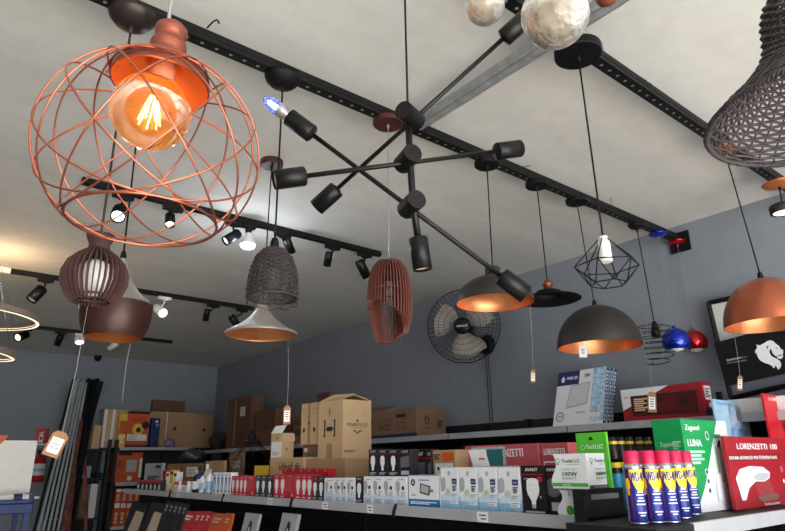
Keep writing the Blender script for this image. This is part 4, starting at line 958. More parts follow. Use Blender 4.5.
# --- light blue packs, bottles and small packs toward the far end
PB = [('r', .2, .12, .8, .8, bluec), ('p', [(.3, .2), (.5, .75), (.7, .2)], white), ('l', .2, .84, .8, .92, 1, bluec)]
for k, (a_, b_) in enumerate(((212, 215.6), (215.8, 219.4), (219.6, 223.2), (223.4, 227), (227.2, 230.2))):
    frontbox('small_pack', 'white and light blue pack, %s of five right of the small bottles' % ORD[k], 'pack', a_, b_, 472.5, white, L=PB, group='light blue packs', dx=.05, pm=493)
def bottle(label, px, pb, pt, m, capm, X, w, name='bottle', group='small bottles'):
    y = ycol(px, X, pb); zt = zat(X, y, pt); h = zt-ZG
    t = thing(name, label, 'bottle', (X, y, ZG), group); r = w/2
    q = MB(); q.lathe([(.0005, 0), (r*.9, 0), (r, .006), (r, h*.62), (r*.85, h*.72), (r*.35, h*.8), (r*.35, h*.84)], m, 18); q.build('body', t)
    q = MB(); q.lathe([(r*.45, h*.83), (r*.45, h), (.0005, h)], capm, 14); q.build('cap', t)
    q = MB(); q.lathe([(r+.0006, h*.15), (r+.0006, h*.5)], paper if m is not white else lblue, 18); q.build('label_band', t)
for k, (px, pt, m, cm) in enumerate(((195, 470, blackc, greyc), (198.5, 466, navyc, blackc), (202, 472, white, blackc), (205.5, 464, greyc, white), (209, 469, white, greyc))):
    bottle('small bottle, %s of five at the far shelf end' % ORD[k], px, 493, pt, m, cm, XG+.05+.02*(k % 2), .045)
for k, (a_, b_) in enumerate(((173.5, 178.5), (181, 187))):
    frontbox('small_pack', 'small orange and white pack, %s of two on the far front shelf' % ('left' if k == 0 else 'right'), 'pack', a_, b_, 481.5, white, L=[('r', 0, .65, 1, 1, orangec), ('l', .15, .15, .85, .5, 3, greyc)], group='orange and white packs', dx=.05, pm=490)
for k, (a_, b_, m) in enumerate(((161, 164.5, redc), (164.7, 168, white), (168.2, 172, yellowc), (172.2, 175.6, white))):
    y0, y1 = ycol(b_, XG+.06, 490)+.001, ycol(a_, XG+.06, 490)-.001
    box('small_pack', '%s upright pack, %s of four in the mixed colour cluster' % (('red', 'white', 'yellow', 'white')[k], ORD[k]), 'pack', (XG+.06, y0, ZG), (.05, y1-y0, zat(XG+.06, y0, 470+k % 2*2)-ZG), m, L=[('r', .1, .78, .9, .92, blackc), ('r', .1, .1, .9, .35, yellowc if m is white else white)], group='mixed upright packs')
for k in range(6):
    a_ = 136.3+4.15*k
    frontbox('small_pack', 'tiny black pack with red top, %s of six at shelf end' % ORD[k], 'pack', a_, a_+3.7, 480, blackc, L=[('r', 0, .74, 1, 1, redc), ('p', [(.3, .1), (.3, .45), (.5, .62), (.7, .45), (.7, .1)], white)], group='tiny black packs', dx=.04, pm=489)

# --- cartons on the gondola
def handle(u, v): return [('r', u-.07, v-.03, u+.07, v+.03, ink)]
XC = 2.0
def carton(label, X, zb, pl, pc, pr, pt, m, L=(), R=(), pb=None, fx=None, **k):
    b, d = pxbox(X, zb, pl, pc, pr, pt, pb, fx); return box('carton', label, 'carton', b, d, m, L, R, **k), b, d
TAPE = ('r', .42, 0, .58, 1, tape)
zl = zat(XC, onx(345, 470, XC).y, 458)
oA, bA, dA = carton('long low brown carton under the big lettered carton', XC, ZG, 303, 345, 378, 458.5, cardA, L=[('r', 0, .5, 1, .53, tape)], pb=470)
ztA = bA.z+dA[2]
# big carton with lettering and open flaps
b, d = pxbox(2.03, ztA+.001, 317.5, 342.5, 371.5, 399, 458)
MR = [('t', .14, .54, .06, 'MARRYLUZ', brownink, .72, 1), ('l', .28, .51, .74, .52, 1, brownink), ('p', [(.44, .63), (.5, .67), (.56, .63), (.53, .62), (.47, .62)], brownink), ('p', [(.3, .46), (.42, .48), (.5, .44), (.58, .48), (.7, .46), (.58, .45), (.5, .41), (.42, .45)], brownink), ('l', .05, .1, .45, .14, 2, brownink)]
HH = [('r', .36, 0, .6, .26, tape), ('r', .4, .72, .58, .88, mat('tape_light', (178, 146, 106), .5, noise=.05)), ('r', .26, .4, .31, .64, ink), ('r', .66, .4, .71, .64, ink), ('r', .31, .50, .66, .52, ink), ('r', .38, .47, .6, .55, ink), ('p', [(.23, .64), (.285, .68), (.34, .64)], ink), ('p', [(.63, .64), (.685, .68), (.74, .64)], ink), ('p', [(.23, .4), (.285, .36), (.34, .4)], ink), ('p', [(.63, .4), (.685, .36), (.74, .4)], ink), ('t', .45, .77, .1, 'i', ink, .05)]
o_ = box('carton', 'large tan carton lettered on its side, tallest of the stack, flaps half open', 'carton', b, d, cardC, HH, MR)
q = MB(); q.add([(0, 0, d[2]), (0, d[1], d[2]), (d[0]*.5, d[1]*.95, d[2]+.05), (d[0]*.5, d[1]*.05, d[2]+.035)], [(0, 1, 2, 3)], cardC); f1 = q.build('flap', o_); f1.modifiers.new('t', 'SOLIDIFY').thickness = .004
q = MB(); q.add([(d[0], 0, d[2]), (d[0], d[1], d[2]), (d[0]*.52, d[1]*.95, d[2]+.045), (d[0]*.52, d[1]*.05, d[2]+.03)], [(0, 1, 2, 3)], cardC); f1 = q.build('flap', o_); f1.modifiers.new('t', 'SOLIDIFY').thickness = .004
zz = zat(2.05, onx(316, 450, 2.05).y, 444)
oB, bB, dB = carton('small brown carton with a dark grid print wedged under the taped carton', 2.08, ztA+.001, 302.5, 316.5, 319, 444.5, cardB, L=[('r', .3, .1, .95, .5, mat('grid_print', (90, 92, 84), .7, noise=.5, nscale=200)), ('r', .1, .55, .35, .8, paper)], pb=457, fx=.15)
carton('tan carton sealed with brown tape beside the lettered carton', 2.06, bB.z+dB[2]+.001, 300.5, 317, 318.5, 402, cardC, L=[TAPE, ('f', .1, .74, .3, .86, ink, .008), ('f', .7, .74, .92, .86, ink, .008), ('r', .14, .3, .26, .4, ink), ('r', .76, .3, .88, .4, ink), ('d', .5, .52, .04, brownink)], pb=444, fx=.15)
carton('brown carton printed ideal beneath the open white-faced carton', XC-.02, ZG, 269.5, 303, 304.5, 457, cardC, L=[('t', .28, .66, .22, 'ideal', ink, .4, 1), ('o', .84, .75, .11, ink), ('l', .78, .7, .9, .8, 3, ink), ('r', 0, 0, 1, .03, tape)], pb=472, fx=.17)
zi = zat(XC-.02, onx(303, 472, XC-.02).y, 457)
b, d = pxbox(XC, zi+.001, 270.5, 281.5, 293.5, 433, 455)
o_ = box('carton', 'small open carton with a white label face on top of the ideal carton', 'carton', b, d, cardC, L=[('r', .05, .02, 1, .66, paper), ('l', .15, .1, .85, .25, 3, greyc), ('d', .6, .8, .06, mat('teal_ink', (40, 110, 120), .6, noise=.05))], R=[('l', .3, .3, .5, .4, 2, brownink)])
for sgn, (xa, xb) in (('a', (0, -.02)), ):
    q = MB(); q.add([(0, 0, d[2]), (0, d[1], d[2]), (d[0]*.35, d[1], d[2]+.05), (d[0]*.35, 0, d[2]+.05)], [(0, 1, 2, 3)], paper); f1 = q.build('flap', o_); f1.modifiers.new('t', 'SOLIDIFY').thickness = .003
q = MB(); q.add([(0, 0, d[2]), (d[0], 0, d[2]), (d[0], -.012, d[2]-.05), (0, -.012, d[2]-.05)], [(0, 1, 2, 3)], cardC); f1 = q.build('flap', o_); f1.modifiers.new('t', 'SOLIDIFY').thickness = .003
carton('yellow carton corner behind the three black bulb boxes', XC, ZG, 254, 266, 269, 465.5, yellowc, pb=475)
carton('small grey carton with black logo at the left end of the gondola', XC, ZG, 143.5, 161, 164, 463, greyc, L=[('r', .62, .8, .92, .92, ink), ('l', .2, .15, .85, .5, 4, ink)], pb=482)
carton('brown carton with a white sticker behind the orange and white packs', XC+.02, ZG, 166, 199, 203, 463, cardB, L=[('r', .62, .5, .92, .86, paper), ('l', .65, .55, .88, .8, 4, greyc), ('r', .45, 0, .48, 1, brownink)], pb=482)
carton('brown carton with half open lid behind the small bottles', XC+.04, ZG, 204, 223, 226, 460.5, cardA, pb=482)
b, d = pxbox(2.06, ZG, 228, 242, 244, 452, 480)
box('carton', 'dark brown carton with white print behind the small red boxes', 'carton', b, d, cardD, L=[('t', .2, .6, .2, 'LUX', greyc, .6, 1)])
q = MB(); b = onx(203, 470, 2.05)
def lump(name, label, c, r, m, seed, cat='bag', sc=(1, 1, .6)):
    rnd = random.Random(seed); q = MB(); n, mseg = 14, 22
    vs = []; fs = []
    for j in range(n+1):
        for i in range(mseg):
            th, ph = PI*j/n, 2*PI*i/mseg; k_ = 1+.16*sin(3*ph+seed)*sin(2*th)+.1*sin(7*ph+5*th+seed)+rnd.uniform(-.05, .05)
            vs.append((r*sc[0]*sin(th)*cos(ph)*k_, r*sc[1]*sin(th)*sin(ph)*k_, max(0, r*sc[2]*(1+cos(th)*k_))))
    for j in range(n):
        for i in range(mseg): k2 = (i+1) % mseg; fs.append((j*mseg+i, (j+1)*mseg+i, (j+1)*mseg+k2, j*mseg+k2))
    q.add(vs, fs, m, True); return tag(q.build(name, None, c), label, cat)
zc_ = zat(XC+.02, onx(199, 482, XC+.02).y, 463)
lump('plastic_bag', 'crumpled dark plastic bag on the brown carton with a white sticker', (XC+.12, onx(190, 462, XC+.1).y, zc_), .10, darkbag, 3)
p = onx(226, 476, XG+.12); lump('plastic_bag', 'pale green plastic bag lying behind the light blue packs', (XG+.15, ycol(222, XG+.15, 478), ZG), .09, mat('pale_green_plastic', (150, 180, 170), .3, noise=.15), 8)
p = onx(246, 474, XG+.15); lump('plastic_bag', 'small pinkish plastic bag on top behind the small red boxes', (XG+.18, ycol(247, XG+.18, 478), ZG), .07, mat('pink_plastic', (176, 90, 96), .35, noise=.2), 11, sc=(1, 1, .8))
# orange-label carton and red shower boxes
b, d = pxbox(XG+.14, ZG, 432, 456, 472, 449.5, 470)
box('carton', 'brown carton with an orange and white sticker behind the tall white boxes', 'carton', b, d, cardA, L=[('r', .45, .8, .92, .95, orangec), ('r', .15, .5, .9, .76, paper), ('d', .28, .66, .035, ink), ('d', .52, .66, .035, yellowc), ('d', .76, .66, .035, orangec), ('l', .1, .82, .38, .93, 3, ink)], group=None)
b, d = pxbox(XG+.22, ZG, 466, 540, 568, 443, 468)
box('shower_box', 'long pinkish-red shower box lying behind the tall white and black bulb boxes', 'box', b, d, pinkc, L=[('r', 0, .5, 1, .52, redd), ('t', .38, .80, .13, 'LORENZETTI', white, .42, 1), ('t', .44, .58, .08, 'MULTITEMPERATURAS', white, .5, 1), ('r', .10, .58, .58, .97, mat('barcode_label', (176, 186, 186), .5, noise=.3, nscale=120)), ('r', .32, .66, .54, .93, mat('teal_ink', (40, 110, 120), .6)), ('d', .2, .8, .1, ink)], R=[('t', .1, .8, .1, 'LORENZETTI', white, .8), ('f', .1, .3, .9, .7, white, .02)])
b2 = (b[0]-.005, b[1]-.115, ZG)
box('shower_box', 'short pale red carton end showing right of the long shower box', 'box', (XG+.225, ycol(569, XG+.22, 468)-.0, ZG), (.10, b[1]-ycol(569, XG+.22, 468)-.004, d[2]-.002), pinkc, L=[('t', .12, .82, .1, 'LORENZETTI', white, .75, 1), ('f', .1, .35, .95, .72, white, .02)])
q = MB(); T = Matrix.Rotation(.5, 4, 'Y'); p = onx(482, 463, XG+.12); q.box((0, -.045, 0), (.002, .045, .07), paper); q.box((-.0008, -.03, .03), (0, .0, .036), redc)
tag(q.build('price_card', None, (XG+.115, p.y, zat(XG+.1, p.y, 467)), rot=(0, -.35, 0)), 'small white price card leaning above the second and third tall white boxes', 'card')
# black lantern behind the red boxes
p = onx(252, 445, 2.12); t = thing('lantern_lamp', 'black finial lantern with a thin wire cage among the cartons', 'lamp', (2.12, p.y, ZG))
zt = zat(2.12, p.y, 430)-ZG
q = MB(); q.lathe([(.0005, zt), (.012, zt-.005), (.016, zt-.02), (.010, zt-.028), (.026, zt-.035), (.030, zt-.05), (.026, zt-.058), (.045, zt-.068), (.06, zt-.085), (.062, zt-.095), (.0005, zt-.095)], matteblack, 24); q.build('crown', t)
q = MB(); n = 8
for k in range(n):
    a_ = 2*PI*k/n; a2 = a_+2*PI/n
    q.tube([(.05*cos(a_), .05*sin(a_), zt-.09), (.17*cos(a_+.4), .17*sin(a_+.4), zt-.2), (.16*cos(a2+.4), .16*sin(a2+.4), .06), (.07*cos(a2+.8), .07*sin(a2+.8), .004)], .002, matteblack, 5)
    q.tube([(.05*cos(a_), .05*sin(a_), zt-.09), (.17*cos(a_-.4), .17*sin(a_-.4), zt-.2), (.16*cos(a_-1), .16*sin(a_-1), .06), (.07*cos(a_-1.4), .07*sin(a_-1.4), .004)], .002, matteblack, 5)
q.tube([(.07*cos(2*PI*i/24), .07*sin(2*PI*i/24), .004) for i in range(24)], .003, matteblack, 5, True); q.build('wire_cage', t)

# ------------------------------------------------------------------ goods on the upper wall shelf
def wbox(name, label, cat, pl, pc, pr, pt, pb, m, L=(), R=(), X=XU+.03, z=ZU, **k):
    b, d = pxbox(X, z+.0005, pl, pc, pr, pt, pb); return box(name, label, cat, b, d, m, L, R, **k), b, d
HOUSE = [('p', [(.12, .42), (.12, .62), (.07, .62), (.17, .78), (.27, .62), (.22, .62), (.22, .42)], ink), ('p', [(.145, .44), (.145, .64), (.12, .64), (.17, .72), (.22, .64), (.195, .64), (.195, .44)], cardB), ('t', .08, .26, .09, 'LED', ink, .18)]
o_, b, d = wbox('carton', 'long brown carton with house arrow prints on the upper wall shelf', 'carton', 355, 416.5, 446, 407, 436, cardB, L=[('p', [(.26, .42), (.26, .6), (.23, .6), (.28, .74), (.33, .6), (.3, .6), (.3, .42)], ink), ('f', .42, .3, .52, .62, ink, .02), ('f', .54, .3, .62, .66, ink, .02), ('f', .72, .3, .84, .52, ink, .02), ('r', .7, .7, .85, .82, ink), ('d', .47, .4, .05, ink), ('d', .58, .46, .05, ink)], R=[('p', [(.3, .42), (.3, .6), (.24, .6), (.36, .76), (.48, .6), (.42, .6), (.42, .42)], ink), ('p', [(.33, .45), (.33, .63), (.31, .63), (.36, .7), (.41, .63), (.39, .63), (.39, .45)], cardB), ('t', .24, .26, .07, 'LED', ink, .25), ('l', .7, .3, .92, .6, 4, ink)])
q = MB(); q.add([(0, d[1]*.5, d[2]), (0, d[1]*.9, d[2]), (d[0]*.5, d[1]*.88, d[2]+.05), (d[0]*.5, d[1]*.55, d[2]+.05)], [(0, 1, 2, 3)], cardB); f1 = q.build('flap', o_); f1.modifiers.new('t', 'SOLIDIFY').thickness = .004
q = MB(); q.box((b[0]-.008, b[1]-.01, ZU+.0005), (b[0]-.002, b[1]+d[1], ZU+.03), navyc); tag(q.build('blue_strip'), 'dark blue strip in front of the long brown carton on the upper shelf', 'strip')
# white panel-light boxes leaning slightly
PANEL = [('r', 0, .74, .46, 1, navyc), ('p', [(.07, .85), (.12, .92), (.17, .85), (.15, .85), (.15, .8), (.09, .8), (.09, .85)], white), ('t', .2, .84, .06, 'PAINEL LED', white, .22, 1), ('t', .56, .85, .07, '24W', navyc, .12, 1), ('r', .74, .05, 1, 1, mat('blue_mosaic_print', (170, 202, 234), .5, noise=.4, nscale=45)), ('p', [(.24, .3), (.66, .36), (.70, .76), (.3, .72)], greyc), ('p', [(.26, .33), (.64, .385), (.68, .74), (.315, .70)], mat('panel_print', (206, 208, 212), .5, noise=.03)), ('o', .14, .16, .085, mat('teal_green_ink', (50, 120, 100), .6, noise=.05)), ('t', .09, .14, .05, '24W', ink, .1), ('r', .72, .12, .94, .2, white), ('l', .46, .2, .64, .24, 1, greyc)]
for k, (X_, lab) in enumerate(((XU+.06, 'white square panel-light box with navy corner, front one of three leaning ones'), (XU+.095, 'navy-edged panel-light box directly behind the front one'), (XU+.13, 'rearmost navy-edged panel-light box of the three'))):
    b, d = pxbox(X_, ZU+.001, 552.5+3*k, 603+4*k, 605+4*k, 362+1.0*k, 424)
    box('panel_light_box', lab, 'lamp box', (b[0], b[1], b[2]+.004), (.026, d[1], d[2]), navyc, L=[('r', 0, 0, 1, 1, white)]+PANEL, R=[('l', .2, .05, .8, .95, 14, white)], group='panel light boxes', ry=.33)
# red tool-set box
o_, b, d = wbox('tool_set_box', 'red tool-set box with dark window and white corner on the upper shelf', 'tool box', 624, 707, 716, 381.5, 418, redd, X=XU+.04, L=[('p', [(0, .35), (0, 1), (.62, 1)], white), ('t', .03, .72, .09, 'kit', redc, .06), ('r', .12, .16, .93, .78, blackc), ('r', .14, .2, .91, .74, mat('dark_red_window', (94, 24, 26), .25, noise=.3, nscale=20)), ('d', .5, .58, .09, blackc), ('d', .76, .52, .12, blackc), ('d', .33, .45, .13, blackc), ('r', .12, .66, .93, .69, blackc), ('r', .14, .16, .9, .2, blackc), ('l', .16, .3, .34, .7, 6, mat('cream_print', (220, 190, 150), .5, noise=.1)), ('t', .86, .86, .05, 'pro', pinkc, .06)], R=[('r', .2, .5, .9, .9, paper), ('l', .25, .55, .85, .85, 6, ink), ('d', .6, .35, .07, white), ('r', .1, .05, .95, .25, navyc)])
q = MB()
# big dark cartons in the corner of the right wall shelf
DK = dict()
wbox('carton', 'large dark brown carton with a white square label in the corner', 'carton', 225.5, 249, 262, 395, 446, cardD, L=[('r', .56, .62, .76, .8, paper), ('l', .6, .65, .72, .77, 3, greyc), ('r', .32, .05, .38, .95, tape), ('l', .5, .1, .8, .3, 3, brownink)], X=XU+.03)
wbox('carton', 'medium brown carton with bow-tie print, right of the large dark carton', 'carton', 254.5, 274, 292, 408.5, 444, cardD, L=[('p', [(.35, .5), (.45, .62), (.55, .5), (.65, .62), (.65, .42), (.55, .52), (.45, .42), (.35, .6)], brownink)], X=XU+.02)
wbox('carton', 'brown carton printed with a dark word behind the taped carton', 'carton', 293, 318, 330, 413, 443, cardB, L=[('t', .05, .68, .16, 'ILUM', ink, .4, 1), ('l', .05, .3, .5, .5, 3, brownink)], X=XU+.02)
wbox('carton', 'small brown carton top poking up behind the taped tan carton', 'carton', 316, 329, 335, 391.5, 443, cardD, X=XU+.2)
for k, (px, r_) in enumerate(((219, .15), )):
    p = onx(px, 440, XU+.2); lump('fabric_roll', 'dark brown wrapped bundle in the corner beside the large carton', (XU+.2, p.y, ZU), r_, mat('dark_brown_wrap', (62, 50, 44), .7, noise=.2), 5, 'bundle', (.8, .8, .75))
for k, (px, X_, r_, z_) in enumerate(((378, XU+.12, .12, 1.42), (392, XU+.12, .10, 1.42), (466, XU+.15, .12, 1.42))):
    p = onx(px, 450, X_); lump('plastic_bag', ('dark plastic bag under the upper shelf, %s' % ('leftmost of three', 'middle of three', 'rightmost, above the brown carton')[k]), (X_, p.y, z_), r_, darkbag, 20+k, sc=(1, 1.1, 1.35))

# ------------------------------------------------------------------ end cap goods
# spray cans
CANP = [('c', 675.5, 521.5, 'front left'), ('c', 687.2, 520.8, 'front middle'), ('c', 698.5, 520, 'front right'), ('c', 657, 519, 'second row left'), ('c', 640, 518.3, 'rear left'), ('c', 649, 516.5, 'rear middle')]
c00 = onz(675.5, 524, ZG+.002); 
canpos = []
base = V((onx(676, 521, 1.80).x, 0, 0))
def can_at(px, pm, y): p = ony(px, pm, y); return V((p.x, y, ZG+.003))
ypos = [.925+.032, .955+.032, .985+.032, .99, 1.035, 1.07]
cxy = [can_at(669, 505, .957), can_at(681, 505, .995), can_at(692, 505, 1.035)]
cxy += [can_at(653.5, 505, .985), can_at(636.5, 503, 1.0), can_at(645.5, 503, 1.05)]
CLAB = ['blue and yellow spray can with crimson cap, front left of the right-hand three', 'blue and yellow spray can with crimson cap, middle of the right-hand three', 'blue and yellow spray can with crimson cap, rightmost beside the green box', 'blue and yellow spray can with crimson cap, just left of the front three', 'blue and yellow spray can with crimson cap, leftmost of all the cans', 'blue and yellow spray can mostly hidden behind the two left cans']
for k, c in enumerate(cxy):
    t = thing('spray_can', CLAB[k], 'spray can', c, 'spray cans with crimson caps')
    r = .0255; h = .158; hc = .195
    q = MB(); q.lathe([(.0005, 0), (r-.001, 0), (r, .003), (r, h-.012)], canblue, 32); q.lathe([(r, .0), (r+.0008, .002), (r, .004)], silver, 32); q.lathe([(r, h-.012), (r+.0006, h-.009), (r-.003, h), (r-.006, h+.002)], silver, 32); q.build('can', t)
    q = MB(); q.lathe([(r-.005, h-.002), (r-.0045, hc-.004), (r-.008, hc), (.0005, hc)], capred, 28); q.build('cap', t)
    # label wrapped around the can: yellow shield with the wordmark
    a0 = math.atan2(-c.y, -c.x)+.22+math.pi*.0
    q = MB(); rr = r+.0005
    def cp(a_, z_, e=0): return (rr+e)*cos(a_), (rr+e)*sin(a_), z_
    def patch(a1, a2, zf0, zf1, m, e=0, n=16):
        vs = []; 
        for i in range(n+1):
            a_ = a1+(a2-a1)*i/n; f_ = i/n; vs += [cp(a_, zf0(f_), e), cp(a_, zf1(f_), e)]
        q.add(vs, [(2*i, 2*i+2, 2*i+3, 2*i+1) for i in range(n)], m, True)
    ac = a0+.35
    patch(ac-.95, ac+1.0, lambda f_: .088+.04*abs(2*f_-1)**2-.01*f_, lambda f_: .144, canyellow)
    vs, fs, w_ = text_mesh('WD-40'); tw = 1.55
    for b_ in (0, .03, .06): q.add([cp(ac-.12-tw/2+(v.x/w_)*tw+b_, .112+v.y*.036, .0004) for v in vs], fs, canblue)
    for i, zz_ in enumerate((.082, .075, .066, .059, .05, .028, .021)):
        ww = (.35, .5, .3, .45, .55, .5, .3)[i]; patch(ac-ww, ac+ww, lambda f_: zz_, lambda f_: zz_+.0028, white, .0003)
    aw = ac-1.75
    patch(aw-.32, aw+.22, lambda f_: .008, lambda f_: .145, greyc)
    for i in range(22): patch(aw-.26, aw+.12, lambda f_: .012+.006*i, lambda f_: .0142+.006*i, canblue, .0003, 6)
    ag = ac-1.28
    patch(ag-.32, ag+.32, lambda f_: .105-.016*math.sqrt(max(0, 1-(2*f_-1)**2)), lambda f_: .105+.016*math.sqrt(max(0, 1-(2*f_-1)**2)), canyellow, .0005)
    patch(ag-.12, ag+.14, lambda f_: .075, lambda f_: .1, canyellow, .0004)
    patch(ag+.26, ag+.32, lambda f_: .01, lambda f_: .14, redc, .0006, 4)
    q.build('wrap_label', t)
# dark aerosol bottles behind, with yellow collars
for k, px in enumerate((616, 624, 633, 643, 652)):
    c = can_at(px, 470, 1.32+.0*k); c = ony(px, 470, 1.30); t = thing('aerosol_bottle', 'black-topped aerosol with yellow collar, %s of the row' % ORD[k], 'aerosol', (c.x, 1.30, ZG), 'aerosols behind the spray cans')
    r = .0175; hh = zat(c.x, 1.30, 437)-ZG
    q = MB(); q.lathe([(.0005, 0), (r, 0), (r, hh*.5)], mat('cyan_can', (60, 150, 196), .35, noise=.1), 20); q.lathe([(r, hh*.5), (r, hh*.58)], blackc, 20); q.build('body', t)
    q = MB(); q.lathe([(r+.0008, hh*.58), (r+.0008, hh*.64), (r, hh*.65)], yellowc, 20); q.build('collar', t)
    q = MB(); q.lathe([(r, hh*.7), (r, hh*.8), (r*.7, hh*.86), (r*.7, hh*.9)], blackc, 20); q.lathe([(r*.85, hh*.9), (r*.85, hh*.94)], yellowc, 20); q.lathe([(r*.8, hh*.94), (r*.6, hh), (.0005, hh)], blackc, 20); q.build('cap', t)
# end deck behind the end cap so these stand on something
q = MB(); q.box((0, 0, 0), (.62, .10, .03), darkpaint); tag(q.build('shelf_board', None, (2.0, 1.19, ZG-.03)), 'dark shelf board joining gondola and end cap behind the spray cans', 'shelf')

# green shower box: corner toward the viewer
gc = ony(683, 512, 1.045); gx = gc.x
def facebox(name, label, cat, pc, pl, pr, pt, y, m, L, R, bend=.0, z=ZG+.003, pm=505, **k):
    c = ony(pc, pm, y); x1 = ony(pr, pm, y).x; y1 = onx(pl, pm, c.x).y; zt = zat(c.x, y, pt)
    return box(name, label, cat, (c.x, y, z), (x1-c.x, max(.014, y1-y), zt-z), m, L, R, **k)
shower = [(.55, .02), (.95, .02), (1, .1), (1, .98), (.72, .98)]
GR = [('p', [(.04, 0), (1, 0), (1, 1), (.8, 1), (.62, .75), (.46, .5), (.28, .25)], white), ('t', .06, .88, .06, 'Zagonel', white, .3, 1), ('t', .06, .70, .08, 'LUNA', white, .3, 1), ('l', .06, .5, .4, .66, 4, mat('pale_green_ink', (170, 220, 190), .6, noise=.05)), ('d', .37, .42, .035, white), ('d', .37, .32, .035, white), ('d', .37, .22, .035, white), ('d', .37, .42, .025, navyc), ('d', .37, .32, .025, navyc), ('d', .37, .22, .025, navyc), ('o', .50, .82, .05, white), ('r', .56, .80, .8, .84, greenc),
      ('p', [(.52, .1), (.86, .08), (.88, .16), (.84, .34), (.74, .42), (.58, .40), (.52, .3)], mat('off_white_shower', (216, 218, 221), .3, noise=.02)), ('p', [(.60, .4), (.62, .74), (.68, .80), (.70, .78), (.68, .7), (.7, .4)], mat('off_white_shower', (0, 0, 0))), ('p', [(.62, .40), (.63, .7), (.655, .7), (.66, .40)], greenc), ('p', [(.68, .70), (.74, .78), (.78, .76), (.73, .68)], blackc), ('r', .68, .3, .7, .33, navyc), ('f', .84, .5, .97, .62, greyc, .006), ('l', .05, .05, .3, .12, 2, white)]
GL = [('t', .18, .70, .055, 'Zagonel', mat('dim_green_ink', (150, 200, 160), .6, noise=.04), .5, 1), ('t', .16, .52, .08, 'LUNA', mat('dim_green_ink', (0, 0, 0)), .6, 1), ('l', .62, .64, .9, .76, 5, mat('dim_green_ink', (0, 0, 0))), ('l', .2, .35, .8, .48, 4, mat('dim_green_ink', (0, 0, 0)))]
facebox('shower_box', 'green and white electric shower box standing behind the spray cans', 'box', 695, 664, 741, 418.5, 1.045, greenc, GL, GR, pm=512)
# red shower box
LRD = [('t', .16, .82, .085, 'LORENZETTI', white, .5, 1), ('t', .7, .82, .085, '100', white, .14, 1), ('r', 0, .66, .85, .74, mat('dark_red_band', (110, 14, 24), .4, noise=.05)), ('t', .02, .675, .05, 'DUCHA ADVANCED MULTITEMPERATURAS', white, .78, 1),
       ('p', [(.06, .42), (.14, .54), (.3, .58), (.52, .56), (.62, .48), (.6, .40), (.5, .35), (.36, .36), (.24, .28), (.16, .12), (.1, .12)], mat('off_white_shower', (0, 0, 0))), ('p', [(.32, .42), (.42, .48), (.58, .47), (.6, .42), (.5, .37), (.38, .37)], greyc)]
for i in range(8): LRD.append(('p', [(.35+.03*i, .36), (.36+.03*i, .36), (.37+.036*i, .12), (.355+.036*i, .12)], pinkc))
LRD += [('p', [(.32, .12), (.42, .07), (.62, .08), (.72, .13), (.66, .17), (.4, .17)], mat('brown_print', (120, 80, 70), .5, noise=.1)), ('t', .42, .02, .04, 'Banho quente', white, .26), ('d', .82, .52, .04, white), ('d', .82, .52, .032, redc), ('d', .82, .34, .03, white), ('d', .82, .2, .03, white), ('l', .86, .02, .98, .1, 2, white)]
facebox('shower_box', 'red electric shower box with white shower-head picture at the right', 'box', 736, 734.5, 797, 436, 1.0, redd, [], LRD, pm=505)
# clear blister pack and red hose pack standing behind
def pack(name, label, cat, y, pl, pr, pt, dz, m, R, th=.02, z=ZG+.003, pm=430, lean=0):
    x0 = ony(pl, pm, y).x; x1 = ony(pr, pm, y).x; zt = zat(x0, y, pt); zb = zt-dz
    return box(name, label, cat, (x0, y, zb), (x1-x0, th, dz), m, (), R, rx=lean), (x0, x1, zb, zt)
zup = ZG+.12
o_, e = pack('blister_pack', 'blue-tinted clear blister pack standing between green and red shower boxes', 'pack', 1.34, 718, 751, 399, .30, mat('pale_blue_backing', (156, 190, 214), .4, noise=.15, nscale=30), [('r', 0, .9, 1, 1, lblue), ('t', .1, .925, .04, 'DUCHA', navyc, .4, 1), ('r', .6, .85, .9, .9, orangec), ('d', .8, .86, .04, redc), ('l', .1, .02, .9, .1, 3, white)], th=.01)
w_ = e[1]-e[0]
q = MB(); 
q.lathe([(.0005, .028), (.03, .026), (.045, .015), (.05, 0)], clearpl, 28, Matrix.Translation((w_*.5, -.001, .2)) @ Matrix.Rotation(PI/2, 4, 'X'))
q.lathe([(.035, .024), (.048, .02), (.052, .006)], mat('blue_tint_plastic', (110, 160, 210), .15, alpha=.7, noise=.1), 28, Matrix.Translation((w_*.5, -.001, .13)) @ Matrix.Rotation(PI/2, 4, 'X'))
q.box((w_*.42, -.03, .2), (w_*.58, -.004, .27), chrome); q.build('clear_bubble', o_)
o_, e = pack('hose_pack', 'red hanging pack holding a silver loop of shower hose at the right edge', 'pack', 1.16, 770, 806, 393, .30, redc, [('t', .12, .90, .05, 'LORENZETTI', white, .5, 1), ('r', .4, .1, .8, .2, navyc), ('l', .4, .22, .8, .3, 3, white)], th=.012)
w_ = e[1]-e[0]
q = MB(); q.tube([(w_*.5+.055*cos(b)*(1), -.012, .15+.09*sin(b)) for b in [2*PI*i/40 for i in range(41)]], .006, chrome, 8); q.tube([(w_*.3+.014*cos(b), -.014, .04+.014*sin(b)) for b in [2*PI*i/20 for i in range(21)]], .005, whiteplast, 8, True); q.build('hose', o_)
q = MB(); q.box((0, 0, 0), (.80, .16, .02), darkpaint); tag(q.build('display_ledge', None, (2.66, 1.20, ZG+.002)), 'dark ledge under the blister packs behind the red shower box', 'display')
q = MB(); q.box((0, 0, 0), (1.0, .015, .13), whiteplast)

